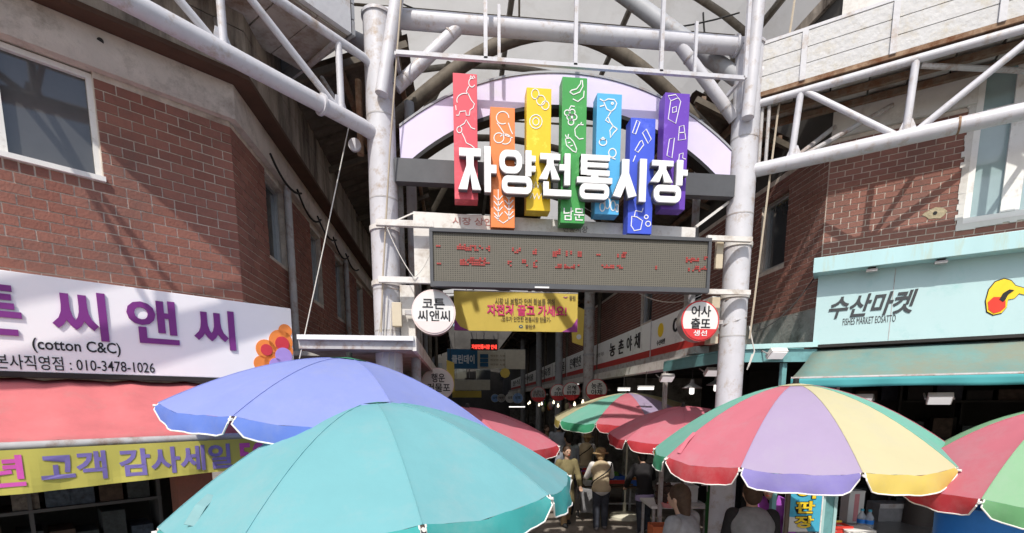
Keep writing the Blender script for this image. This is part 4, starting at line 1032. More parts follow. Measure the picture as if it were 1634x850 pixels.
# turquoise lean-to roof between the fish shop and the right gate column
mat('teal_paint', (0.16, 0.36, 0.37), 0.5, var=0.1, dirt=(0.10, 0.20, 0.20), dirt_amt=0.4); mat('teal_light', (0.40, 0.60, 0.60), 0.5, var=0.08)
lr = thing('lean_to_roof', 'turquoise lean-to roof edge behind the right gate column', 'roof', (RPx, YG, 0))
zl0 = 2.80
MB().bar((0.15, 0.06, zl0 + 0.13), (RCx - RPx - 0.02, -0.10, zl0 + 0.15), 0.05, 0.05).build('edge_trim', 'teal_light', lr)
MB().bar((0.15, 0.08, zl0 + 0.04), (RCx - RPx - 0.03, -0.07, zl0 + 0.04), 0.03, 0.13).build('fascia_board', 'teal_paint', lr)
MB().bar((0.17, 0.10, zl0 + 0.06), (0.17, 2.1, zl0 + 0.06), 0.03, 0.12).build('fascia_board', 'teal_paint', lr)
MB().box(0.16, 0.90, 0.12, 2.1, zl0 + 0.125, zl0 + 0.145).build('roof_deck', 'teal_paint', lr)
MB().box(0.60, 0.65, 0.02, 0.07, 0, zl0 - 0.03).build('post', 'teal_paint', lr)
MB().box(0.15, 0.2, 2.02, 2.08, 0, zl0).build('post', 'steel_dim', lr)

# ------------------------------------------------------------------ row of shop signboards inside on the right
mat('board_white', (0.86, 0.87, 0.86), 0.5, var=0.03, dirt=(0.52, 0.52, 0.50), dirt_amt=0.3); mat('board_red', (0.50, 0.045, 0.04), 0.5, var=0.06); mat('chilli_green', (0.12, 0.30, 0.05), 0.5); mat('chilli_red', (0.55, 0.08, 0.04), 0.5)
FX = 3.5; FZ0, FZ1 = 3.17, 3.80
segs = [(6.72, 8.88, '어사', 'white signboard with red strip behind the round red sign, nearest on the right'), (8.90, 13.7, '농촌야채', 'white vegetable shop signboard with red strip, second on the right'),
        (13.72, 15.9, '은혜반찬', 'white side dish shop signboard, third on the right of the alley'), (15.92, 18.4, '화장품', 'pale shop signboard, fourth on the right of the alley'), (18.42, 21.5, '정육점', 'pale shop signboard, fifth on the right of the alley'), (22.4, 27.5, '건어물', 'dim shop signboard after the gap far down the right side'), (27.6, 33, '분식', 'farthest dim shop signboard on the right side')]
for i, (y0, y1, s, lab) in enumerate(segs):
    t = thing('fascia_sign', lab, 'sign', (FX, y1, 0), R(-90))      # local x runs towards the camera, faces the alley
    Lg = y1 - y0
    MB().box(0, Lg, 0, 0.15, FZ0 + 0.13, FZ1).build('panel', 'board_white', t)
    MB().box(0, Lg, -0.004, 0.15, FZ0, FZ0 + 0.128).build('red_strip', 'board_red', t)
    def tx(y): return y1 - y
    if i == 0:
        for ch, ya_, yb_ in [('어', 7.95, 7.62), ('사', 7.35, 7.05)]: text_box('letter', ch, t, tx(ya_), tx(yb_), FZ0 + 0.24, FZ0 + 0.55, -0.001, 'ink', 0.01, 0.02)
        MB().disc(tx(8.45), FZ0 + 0.42, 0.12, -0.006, -0.001, 12).build('print', 'logo_yellow', t)
        text_box('lettering', '수산마켓', t, tx(8.6), tx(8.25), FZ0 + 0.17, FZ0 + 0.26, -0.001, 'ink', 0.004, 0.02)
    elif i == 1:
        for ch, ya_, yb_ in [('농', 11.35, 10.95), ('촌', 10.72, 10.38), ('야', 10.18, 9.88), ('채', 9.72, 9.42)]: text_box('letter', ch, t, tx(ya_), tx(yb_), FZ0 + 0.22, FZ0 + 0.52, -0.001, 'ink', 0.01, 0.012)
        MB().prism([(tx(13.3), FZ0 + .40), (tx(13.0), FZ0 + .26), (tx(12.8), FZ0 + .30), (tx(12.75), FZ0 + .52), (tx(13.0), FZ0 + .58)], -0.006, -0.001).build('print', 'chilli_green', t)
        MB().prism([(tx(13.25), FZ0 + .36), (tx(13.05), FZ0 + .22), (tx(12.95), FZ0 + .27), (tx(13.0), FZ0 + .46)], -0.010, -0.0065).build('print', 'chilli_red', t)
        text_box('lettering', '신선한 채소', t, tx(12.5), tx(11.8), FZ0 + 0.30, FZ0 + 0.40, -0.001, 'faded_grey', 0.004, 0.0)
    else:
        text_box('lettering', s, t, Lg * .2, Lg * .85, FZ0 + 0.22, FZ0 + 0.52, -0.001, 'ink_soft', 0.01, 0.0)
    MB().box(-0.02, 0.012, -0.008, 0.16, FZ0 - 0.01, FZ1 + 0.01).build('end_trim', 'steel_white', t)
eb = thing('eaves_beam', 'long beige eaves beam under the white shop signboards', 'beam', (FX - 0.12, 0, 0))
MB().box(0, 0.28, 7.2, 34, 2.90, 3.05).build('beam', 'white_dirty', eb)
MB().box(0.05, 0.26, 7.0, 34, 3.06, 3.16).build('gutter', 'steel_dim', eb)

# arcade posts down the alley
for i, (X, Y, r_) in enumerate([(3.25, 12.3, 0.13), (3.25, 16.0, 0.12), (3.25, 20.0, 0.12), (3.25, 25.0, 0.12), (-0.95, 8.6, 0.12), (-0.95, 12.3, 0.12), (-0.95, 16, 0.12)]):
    side = 'right' if X > 0 else 'left'; order = ['nearest', 'second', 'third', 'fourth', 'nearest', 'second', 'third'][i]
    t = thing('alley_column', '%s round grey roof column on the %s side inside the alley' % (order, side), 'column', (X, Y, 0))
    MB().tube([(0, 0, 0), (0, 0, 6.6)], r_, 18).build('shaft', 'steel_dim' if Y < 13 else 'steel_grey', t, smooth=True)
    for z in (3.5, 4.6): MB().tube([(0, 0, z), (0, 0, z + 0.05)], r_ + 0.012, 18).build('clamp', 'steel_grey', t, smooth=True)
    MB().tube([(0.28, 0.1, 0), (0.28, 0.1, 6.4)], 0.05, 10).build('downpipe', 'rib_brown', t, smooth=True)
    MB().tube([(0, 0, 6.0), (-.9 if X > 0 else .9, 0, 7.6)], 0.06, 10).build('knee_brace', 'rib_brown', t, smooth=True)

# left inner canopy and shops
lc = thing('flat_canopy', 'flat white edged canopy over the passage left of the gate column', 'canopy', (-1.2, 4.6, 0))
zcn = on_y(560, 548, 4.6).z
MB().box(-0.19, 0.81, -0.02, 0.02, zcn + 0.03, zcn + 0.07).build('edge_trim', 'white_paint', lc)
MB().box(-0.19, 0.80, 0.021, 0.05, zcn - 0.045, zcn + 0.06).build('fascia_board', 'steel_dim', lc)
MB().box(-0.19, 0.79, 0.051, 0.7, zcn - 0.0455, zcn - .0005).build('soffit', 'roof_sheet', lc)
MB().box(-0.65, 0.79, 0.701, 9.5, zcn - 0.045, zcn + 0.0).build('soffit', 'roof_sheet', lc)
MB().box(0.795, 0.83, 0.022, 9.5, zcn - 0.055, zcn + 0.075).build('side_trim', 'white_dirty', lc)
MB().tube([(0.5, 0.9, zcn + 0.06), (-0.3, 0.95, zcn + 0.06)], 0.055, 12).build('pipe', 'beige_box', lc, smooth=True)
sg = thing('shop_glazing', 'dark glazed shop fronts along the left of the alley', 'shopfront', (-1.3, 5.6, 0))
for i in range(7):
    MB().box(0, 0.04, i * 1.3, i * 1.3 + 0.05, 0, 2.84).build('mullion', 'aluminium', sg)
    MB().box(0.015, 0.025, i * 1.3 + 0.055, i * 1.3 + 1.295, 0.2, 2.82).build('pane', 'glass_dark', sg)

# ------------------------------------------------------------------ hanging banners and lit boards in the alley
mat('ban_yellow', (0.74, 0.58, 0.13), 0.7, var=0.05, scale=3, translucent=0.25); mat('ban_purple', (0.30, 0.06, 0.26), 0.7); mat('ban_magenta', (0.58, 0.05, 0.17), 0.7); mat('ban_blue', (0.02, 0.10, 0.20), 0.7); mat('ban_cream', (0.52, 0.49, 0.40), 0.7)
mat('lit_red', (0.4, 0.02, 0.02), 0.6, emit=(1.0, 0.06, 0.04), emit_s=2.2); mat('ban_pale', (0.62, 0.66, 0.70), 0.7); mat('ban_ink', (0.16, 0.12, 0.06), 0.7)
def hang_banner(px0, px1, yt, yb, Y, m, label, name='hanging_banner', th=0.012):
    a, b = on_y(px0, yb, Y), on_y(px1, yt, Y); xm = (a.x + b.x) / 2
    t = thing(name, label, 'banner', (xm, Y, a.z)); W = (b.x - a.x) / 2; Hh = b.z - a.z
    n = 24; mb = MB()
    for i in range(n + 1):
        x = -W + 2 * W * i / n; d = 0.006 * math.sin(i * .9) * (0.4 + 0.6 * math.sin(math.pi * i / n))
        mb.v += [(x, d, 0), (x, d * .4, Hh)]
    for i in range(n): mb.f.append((2 * i, 2 * i + 2, 2 * i + 3, 2 * i + 1))
    o = mb.build('cloth', m, t); s_ = o.modifiers.new('thick', 'SOLIDIFY'); s_.thickness = th; s_.offset = 0
    for x in (-W * .8, -W * .25, W * .3, W * .8): MB().tube([(x, 0, Hh), (x, 0, Hh + 0.5)], 0.006, 5).build('cord', 'near_black', t)
    MB().tube([(-W, 0, Hh), (W, 0, Hh)], 0.012, 6).build('top_rod', 'steel_dim', t)
    return t, xm, a.z, W, Hh
def on_ban(bn, Y, s, x0, x1, yt, yb, m, bold=0.015):
    t, xm, z0, W, Hh = bn
    a, b = on_y(x0, yb, Y), on_y(x1, yt, Y)
    return text_box('lettering', s, t, a.x - xm, b.x - xm, a.z - z0, b.z - z0, -0.015, m, 0.004, bold)
YB = 8.8
bn = hang_banner(725, 922, 468, 527, YB, 'ban_yellow', 'wide yellow bicycle notice banner hanging under the message display')
on_ban(bn, YB, '시장 내 보행자 안전 확보를 위해', 790, 885, 477, 486, 'ban_ink', 0.01)
on_ban(bn, YB, '자전거 끌고 가세요!', 777, 904, 488, 503, 'ban_magenta', 0.03)
on_ban(bn, YB, '-모두가 안전한 전통시장 만들기-', 799, 879, 506, 513, 'ban_ink', 0.01)
on_ban(bn, YB, '광진구', 838, 854, 518, 524, 'ban_ink', 0.02)
t, xm, z0, W, Hh = bn
MB().prism([(-W, 0), (-W + .26, 0), (-W + .10, Hh * .10), (-W, Hh * .32)], -0.016, -0.012).build('corner_print', 'ban_purple', t)
MB().prism([(W, 0), (W, Hh * .36), (W - .10, Hh * .14), (W - .28, 0)], -0.016, -0.012).build('corner_print', 'ban_purple', t)
a = on_y(831, 521, YB); MB().disc(a.x - xm, a.z - z0, 0.035, -0.016, -0.012, 14, 0.028).build('emblem', 'ban_blue', t)
MB().disc(a.x - xm, a.z - z0, 0.018, -0.020, -0.0165, 12, 0.012).build('emblem', 'ban_yellow', t)
a = on_y(902, 474, YB); MB().ribbon(arc(a.x - xm, a.z - z0 + .02, .035, .03, 200, 340), 0.012, -0.016, 0.004).build('emblem', 'ban_purple', t)
on_ban(bn, YB, '광진', 908, 918, 472, 479, 'ban_ink', 0.02)
b3 = thing('pennant_sign', 'narrow yellow hanging sign right of the wide yellow banner', 'sign', tuple(on_y(921, 550, 10.2)))
MB().prism([(-.1, 0.05), (.12, -.02), (.14, .70), (-.06, .78), (-.14, .5)], 0, 0.03).build('board', 'ban_yellow', b3)
MB().disc(0.03, 0.16, 0.05, -0.006, -0.001, 14).build('print', 'ban_pale', b3)
MB().tube([(0.0, 0.01, .70), (0.0, 0.01, 1.2)], 0.008, 5).build('cord', 'near_black', b3)
YC = 15.5
bn = hang_banner(714, 838, 558, 588, YC, 'ban_cream', 'cream and navy cleaning day banner deeper in the alley')
t, xm, z0, W, Hh = bn
MB().box(-W, -W + 2 * W * .385, -0.014, -0.010, 0.0, Hh).build('navy_field', 'ban_blue', t)
on_ban(bn, YC, '클린데이', 721, 757, 566, 580, 'ban_pale', 0.03)
for k_ in range(3):
    a, b = on_y(766, 571 + k_ * 7, YC), on_y(779, 565 + k_ * 7, YC); MB().box(a.x - xm, b.x - xm, -0.04, -0.033, a.z - z0, b.z - z0).build('print', 'ban_blue', t)
    on_ban(bn, YC, '깨끗한 시장', 782, 806, 566 + k_ * 7, 569 + k_ * 7, 'ban_ink', 0.0)
def lit_board(px0, px1, yt, yb, Y, label, s):
    a, b = on_y(px0, yb, Y), on_y(px1, yt, Y)
    t = thing('lit_board', label, 'display', ((a.x + b.x) / 2, Y, a.z)); W = (b.x - a.x) / 2; Hh = b.z - a.z
    MB().box(-W, W, 0, 0.12, 0, Hh).build('housing', 'near_black', t)
    text_box('lettering', s, t, -W * .92, W * .92, Hh * .08, Hh * .5, -0.001, 'lit_red', 0.006, 0.02)
    MB().tube([(0, 0.05, Hh), (0, 0.05, Hh + .8)], 0.02, 6).build('hanger', 'steel_dim', t)
lit_board(751, 794, 541, 558, 14.6, 'small black hanging board with glowing red characters', '자양전통시장 안내')
lit_board(742, 756, 603, 611, 24, 'tiny glowing red board far down the alley', '영업중')
hang_banner(723, 782, 606, 622, 21, 'ban_cream', 'plain cream banner below the navy one far down the alley')
hang_banner(722, 768, 623, 634, 25, 'ban_yellow', 'farthest small yellow banner in the alley')
o3 = thing('hanging_plaque', 'yellow eight sided plaque hanging under the cream banner', 'sign', tuple(on_y(806, 595, 15)))
MB().disc(0, 0, 0.15, 0, 0.04, 8).build('board', 'ban_yellow', o3); MB().tube([(0, .02, .14), (0, .02, .6)], 0.006, 5).build('cord', 'near_black', o3)
o3 = thing('hanging_plaque', 'yellow side plaque behind the half hidden round sign', 'sign', tuple(on_y(719, 600, 9.5)))
MB().prism([(-.07, -.3), (.07, -.3), (.07, .25), (-.07, .3)], 0, 0.04).build('board', 'ban_yellow', o3); MB().tube([(0, .02, .25), (0, .02, .6)], 0.006, 5).build('cord', 'near_black', o3)

# ------------------------------------------------------------------ lamps
mat('tube_lit', (0.9, 0.9, 0.9), 0.5, emit=(1.0, 0.97, 0.9), emit_s=1.4); mat('lens_lit', (0.85, 0.85, 0.85), 0.4, emit=(1, 1, 1), emit_s=0.35); mat('lamp_grey', (0.30, 0.30, 0.30), 0.5); mat('warm_lit', (0.9, 0.8, 0.6), 0.5, emit=(1.0, 0.85, 0.6), emit_s=3.0)
def tube_lamp(px0, px1, py, Y, label):
    a, b = on_y(px0, py, Y), on_y(px1, py, Y); W = (b.x - a.x) / 2
    t = thing('tube_lamp', label, 'lamp', ((a.x + b.x) / 2, Y, a.z))
    MB().box(-W, W, -0.03, 0.03, 0.02, 0.05).build('housing', 'white_paint', t); MB().tube([(-W * .98, 0, 0), (W * .98, 0, 0)], 0.018, 8).build('tube', 'tube_lit', t)
    MB().tube([(0, 0, .05), (0, 0, max(.3, 2.88 - a.z))], 0.006, 5).build('cord', 'near_black', t)
tube_lamp(986, 1005, 622, 9.6, 'lit tube lamp above the small striped parasol, left one of two'); tube_lamp(1018, 1043, 620, 8.4, 'lit tube lamp above the small striped parasol, right one of two'); tube_lamp(915, 924, 612, 14.6, 'tiny lit tube lamp above the inner round signs')
tube_lamp(812, 838, 649, 20.0, 'bright lit tube over a far stall in the alley')
def pendant(px_, py_, Y, label):
    c = on_y(px_, py_, Y); t = thing('pendant_lamp', label, 'lamp', tuple(c))
    MB().lathe([(0.02, .12), (0.03, .07), (0.06, .05), (0.13, 0.01), (0.125, 0.005), (0.05, .04), (0.02, .06)], n=24, caps=False).build('shade', 'lamp_grey', t, smooth=True)
    MB().lathe([(0.02, 0.05), (0.03, 0.02), (0.032, -0.06), (0.02, -0.075)], n=14).build('bulb', 'tube_lit', t, smooth=True)
    MB().tube([(0, 0, .1), (0, 0, max(.2, 2.9 - c.z))], 0.006, 6).build('cord', 'near_black', t)
pendant(1104, 620, 6.4, 'grey bell pendant lamp with lit bulb left of the right gate column'); pendant(1143, 615, 6.3, 'grey bell pendant lamp half hidden by the right gate column')
def flood(F, px_, py_, w, label, tilt=0):
    u, z = F.px(px_, py_, w); p = F.world(u, w, z)
    t = thing('floodlight', label, 'lamp', tuple(p), F.ang)
    MB().box(-.09, .09, -.02, .10, -.02, .03).build('housing', 'white_dirty', t, bevel=0.005); MB().box(-.08, .08, -.01, .09, -.026, -.0205).build('lens', 'lens_lit', t)
    t.rotation_euler = (R(-38), 0, F.ang)
    for s in (-1, 1): MB().bar((s * .1, .04, 0), (s * .1, .12, .13), 0.012).build('bracket', 'steel_dim', t)
flood(RF, 1501, 632, -0.35, 'white floodlight under the turquoise awning on the right'); flood(RF, 1375, 634, -0.30, 'white floodlight under the turquoise awning above the big striped parasol')
GFr = Frame((RPx, YG), 0.0)
flood(GFr, 1243, 560, -0.12, 'beige floodlight on the turquoise lean-to edge'); flood(GFr, 1066, 600, 1.5, 'small dusty floodlight above the small striped parasol'); flood(GFr, 1139, 590, 0.9, 'small floodlight left of the right gate column')

# ------------------------------------------------------------------ parasols
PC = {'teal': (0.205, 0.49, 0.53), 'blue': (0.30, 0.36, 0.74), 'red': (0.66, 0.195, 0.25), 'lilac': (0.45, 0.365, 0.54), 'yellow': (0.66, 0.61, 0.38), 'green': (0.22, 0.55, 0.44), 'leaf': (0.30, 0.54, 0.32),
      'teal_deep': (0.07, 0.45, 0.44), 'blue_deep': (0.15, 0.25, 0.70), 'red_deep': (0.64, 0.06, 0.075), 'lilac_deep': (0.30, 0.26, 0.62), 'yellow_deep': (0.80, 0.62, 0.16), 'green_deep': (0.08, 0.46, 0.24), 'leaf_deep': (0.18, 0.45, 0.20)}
for k_, v_ in PC.items():
    mat('cloth_' + k_, v_, 0.75, var=0.035, scale=2.5, translucent=0.30, bump=0.22, bscale=9, dirt=tuple(min(1, c * .80 + .10) for c in v_), dirt_amt=0.55, dirt_scale=2.6)
mat('strap_grey', (0.20, 0.36, 0.37), 0.8); mat('piping', (0.78, 0.76, 0.72), 0.8); mat('pole_white', (0.62, 0.60, 0.48), 0.5); mat('pole_dark', (0.10, 0.075, 0.06), 0.5); mat('finial_black', (0.02, 0.02, 0.02), 0.4); mat('cap_green', (0.05, 0.25, 0.14), 0.7)
def parasol(label, loc, Rr, dome, zr, cols, n, rot, tilt=(0, 0), valance=0.11, pole='pole_white', base=True, cap=None, power=1.75, group='market parasols', straps=()):
    """zr: height of the rib tips; dome: rise of the crown above them."""
    t = thing('market_parasol', label, 'parasol', (loc[0], loc[1], 0), 0, group)
    Tm = Matrix.Translation((0, 0, zr)) @ Matrix.Rotation(R(tilt[0]), 4, 'X') @ Matrix.Rotation(R(tilt[1]), 4, 'Y')
    def T(p): return tuple(Tm @ Vector(p))
    def prof(r): return dome * (1 - (r / Rr) ** power)
    da = 2 * math.pi / n; NR, NA = 12, 8
    def surf(i, a, r):       # a 0..1 across the gore; straight chords between ribs and a little slack
        th0 = rot + i * da; th1 = th0 + da
        p = Vector((math.cos(th0), math.sin(th0))) * r * (1 - a) + Vector((math.cos(th1), math.sin(th1))) * r * a
        f = r / Rr; chord = 4 * a * (1 - a)
        bul = 1 + 0.03 * chord * f
        slack = -0.026 * chord * f * f * Rr + (0.005 * math.sin(a * 9 + i * 2.1 + r * 7) + 0.003 * math.sin(a * 23 + i * 1.3 - r * 4)) * f * chord * Rr
        return Vector((p.x * bul, p.y * bul, prof(r) + slack))
    for i in range(n):
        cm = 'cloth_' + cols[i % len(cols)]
        mb = MB()
        for j in range(NR + 1):
            r = Rr * (0.03 + 0.97 * j / NR)
            for q in range(NA + 1): mb.v.append(T(surf(i, q / NA, r)))
        for j in range(NR):
            for q in range(NA):
                a = j * (NA + 1) + q; mb.f.append((a, a + 1, a + NA + 2, a + NA + 1))
        po = mb.build('canopy_panel', cm, t, smooth=True)
        # hanging flap with rounded lower corners
        mb = MB(); edge = []; NV = 14
        wob = random.uniform(0, 6)
        for q in range(NV + 1):
            a = 0.02 + 0.96 * q / NV
            p = surf(i, a, Rr); s_ = min(1.0, min(a, 1 - a) / 0.13)
            ln = valance * (0.16 + 0.84 * math.sin(s_ * math.pi / 2))
            nx = Vector((p.x, p.y, 0)).normalized()
            flare = 0.025 + 0.012 * math.sin(a * 11 + wob)
            mb.v.append(T(p + nx * 0.001)); mid = p + nx * (flare * .6) + Vector((0, 0, -ln * .5)); mb.v.append(T(mid))
            e = p + nx * (flare * .55 + 0.012 * math.sin(a * 17 + wob)) + Vector((0, 0, -ln)); mb.v.append(T(e)); edge.append(T(e))
        for q in range(NV):
            a = q * 3
            for h in range(2): mb.f.append((a + h, a + h + 1, a + h + 4, a + h + 3))
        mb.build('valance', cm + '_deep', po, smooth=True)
        e0 = T(surf(i, 0.02, Rr)); e1 = T(surf(i, 0.98, Rr))
        MB().tube([e0] + edge + [e1], 0.0046, 6).build('piping', 'piping', po, smooth=True)
        seam = [T(surf(i, 0.0, Rr * (0.06 + 0.94 * j / 10)) + Vector((0, 0, 0.002))) for j in range(11)]
        MB().tube(seam, 0.0022, 5).build('seam', cm, po, smooth=True)
        th = rot + i * da
        ends = [(r * math.cos(th), r * math.sin(th), prof(r) - 0.014) for r in [Rr * (0.04 + 0.965 * j / 8) for j in range(9)]]
        rib = MB().tube([T(p) for p in ends], 0.007, 6).build('rib', 'pole_dark', t, smooth=True)
        MB().tube([T(ends[4]), T((0.03 * math.cos(th), 0.03 * math.sin(th), dome * 0.15))], 0.006, 6).build('strut', 'pole_dark', rib, smooth=True)
        tip = Vector(ends[-1]); MB().tube([T(tip), T(tip + Vector((math.cos(th) * .02, math.sin(th) * .02, 0)))], 0.008, 8).build('rib_cap', 'piping', rib, smooth=True)
    for (pa, pb, wd, sm_) in straps:                 # loose cloth straps sewn on the canopy
        def near(pp):
            best = None
            for i in range(n):
                for q in range(9):
                    for j in range(2, 25):
                        P = Vector(T(surf(i, q / 8, Rr * j / 24))); W_ = P + Vector((loc[0], loc[1], 0)); s2 = proj(W_)
                        e = math.hypot(s2[0] - pp[0], s2[1] - pp[1]) + 8 * (W_ - CAM).length
                        if best is None or e < best[0]: best = (e, P)
            return best[1]
        A, B = near(pa), near(pb); nrm = (CAM - Vector((loc[0], loc[1], 0)) - A).normalized() * 0.5 + Vector((0, 0, .8))
        side = (B - A).cross(nrm).normalized() * wd / 2; lift = nrm.normalized() * 0.012; M_ = (A + B) / 2 + lift * 2.5
        sb_ = MB(); pts = [A + lift * .4, M_, B + lift]
        for p in pts: sb_.v += [tuple(p - side), tuple(p + side)]
        sb_.f = [(0, 1, 3, 2), (2, 3, 5, 4)]; so = sb_.build('strap', sm_, t); sd = so.modifiers.new('thick', 'SOLIDIFY'); sd.thickness = 0.003
    if cap: 
        mb = MB(); NQ = n
        ring_ = [T(tuple(Vector((math.cos(rot + i * da), math.sin(rot + i * da), 0)) * Rr * .12 + Vector((0, 0, prof(Rr * .12) + 0.006)))) for i in range(n)]
        c0 = T((0, 0, dome + 0.012)); mb.v = [c0] + ring_
        for i in range(n): mb.f.append((0, 1 + i, 1 + (i + 1) % n))
        mb.build('crown_cap', cap, t)
    ax = Vector(T((0, 0, dome))); up = (Vector(T((0, 0, dome + 1))) - ax)
    MB().tube([ax + up * -0.02, ax + up * 0.012, ax + up * 0.014, ax + up * 0.045, ax + up * 0.05], [0.03, 0.03, 0.022, 0.022, 0.008], 14).build('finial', 'finial_black', t, smooth=True)
    low = Vector(T((0, 0, -0.6))); b0 = Vector((0, 0, 0.05))
    MB().tube([ax, low, b0], 0.019, 12).build('pole', pole, t, smooth=True)
    MB().lathe([(0.30, 0), (0.30, 0.05), (0.26, 0.09), (0.08, 0.11), (0.035, 0.14), (0.035, 0.32), (0.0, 0.32)], n=28).build('base', 'pole_white', t, smooth=True)
    return t
def heading_xy(px_, Z):
    p = at_depth(px_, 642, Z); return (p.x, p.y)
parasol('large plain teal parasol in the foreground', heading_xy(607, 2.95), 1.13, 0.523, 1.83, ['teal'], 10, R(-74), tilt=(-1.0, -4.1), cap='cap_green', valance=0.12, straps=[((335, 787), (305, 850), 0.045, 'strap_grey')])
parasol('plain periwinkle blue parasol behind the teal one', heading_xy(551, 3.6), 1.11, 0.41, 2.25, ['blue'], 8, R(-62), tilt=(0, 5.7), valance=0.10, cap='cap_green')
parasol('big parasol striped red, lilac, yellow and green in front of the fish shop', heading_xy(1269, 3.95), 1.065, 0.525, 1.965, ['red', 'lilac', 'yellow', 'green', 'red', 'lilac', 'red', 'lilac', 'yellow', 'green'], 10, R(183), tilt=(1.1, -1.6), valance=0.12, cap='cloth_yellow', pole='pole_dark', straps=[((1108, 692), (1086, 728), 0.03, 'cloth_red')])
parasol('small multicoloured parasol standing inside the alley', heading_xy(1002, 9.9), 1.46, 0.417, 2.12, ['green', 'red', 'lilac', 'yellow', 'green', 'red', 'lilac', 'yellow', 'green', 'yellow'], 10, R(193), tilt=(4.2, -3.2), valance=0.15)
parasol('plain red parasol partly hidden behind the big striped one', heading_xy(1092, 6.3), 0.93, 0.30, 2.0, ['red'], 8, R(-68), tilt=(4, -4.5), valance=0.12, pole='pole_dark')
parasol('plain red parasol whose right edge shows behind the teal one', heading_xy(743, 6.2), 1.19, 0.36, 1.93, ['red'], 8, R(-70), tilt=(2.8, 2.9), valance=0.12)
parasol('red and green parasol cut off at the right edge', heading_xy(1700, 3.05), 0.80, 0.46, 1.86, ['red', 'leaf'], 8, R(152), tilt=(3, -3), valance=0.11)

# ------------------------------------------------------------------ people
mat('skin', (0.50, 0.32, 0.23), 0.6, var=0.06); mat('hair_black', (0.018, 0.015, 0.013), 0.6, var=0.3, scale=30); mat('hair_brown', (0.06, 0.035, 0.022), 0.6, var=0.3, scale=30)
mat('cl_grey', (0.30, 0.33, 0.38), 0.9, bump=0.5, bscale=14); mat('cl_olive', (0.20, 0.17, 0.085), 0.9, bump=0.5, bscale=14); mat('cl_beige', (0.50, 0.41, 0.27), 0.9, bump=0.5, bscale=14); mat('cl_white', (0.70, 0.69, 0.68), 0.9); mat('cl_black', (0.022, 0.021, 0.023), 0.9, bump=0.5, bscale=14)
mat('cl_navy', (0.045, 0.05, 0.065), 0.9, var=0.3, scale=12, bump=0.5, bscale=14); mat('cl_lilac', (0.42, 0.36, 0.58), 0.9); mat('cl_midgrey', (0.22, 0.22, 0.23), 0.9, var=0.2, scale=10, bump=0.5, bscale=14); mat('cl_purple', (0.32, 0.08, 0.42), 0.9); mat('cl_camel', (0.34, 0.23, 0.12), 0.9, var=0.2, scale=25)
mat('shoe_dark', (0.03, 0.03, 0.032), 0.6); mat('shoe_grey', (0.22, 0.20, 0.20), 0.7); mat('cl_orange', (0.60, 0.25, 0.03), 0.9); mat('dotty', (0.05, 0.03, 0.04), 0.8, var=0.3)
def ball(mb, c, r, sc=(1, 1, 1), n=14):
    prof = [(max(1e-4, math.sin(math.pi * i / 10)), -math.cos(math.pi * i / 10)) for i in range(11)]
    b = len(mb.v); c = Vector(c)
    for rr_, z in prof:
        for j in range(n):
            t = 2 * math.pi * j / n; mb.v.append((c.x + r * sc[0] * rr_ * math.cos(t), c.y + r * sc[1] * rr_ * math.sin(t), c.z + r * sc[2] * z))
    for i in range(10):
        for j in range(n): mb.f.append((b + i * n + j, b + i * n + (j + 1) % n, b + (i + 1) * n + (j + 1) % n, b + (i + 1) * n + j))
    mb.f.append(tuple(b + j for j in reversed(range(n)))); mb.f.append(tuple(b + 10 * n + j for j in range(n)))
def limb(mb, pts, rs):
    mb.tube(pts, list(rs), 12)
    for p, r in zip(pts, rs): ball(mb, p, r * 0.98)
def fuse(mb, name, m, parent, voxel=0.014, smooth=4):
    me = mb.mesh(name); o = bpy.data.objects.new(name, me)
    r_ = o.modifiers.new('r', 'REMESH'); r_.mode = 'VOXEL'; r_.voxel_size = voxel
    s_ = o.modifiers.new('s', 'SMOOTH'); s_.iterations = smooth; s_.factor = 0.5
    out = eval_mesh(o, me)
    for p in out.polygons: p.use_smooth = True
    out.materials.clear()
    return add(name, out, m, parent)
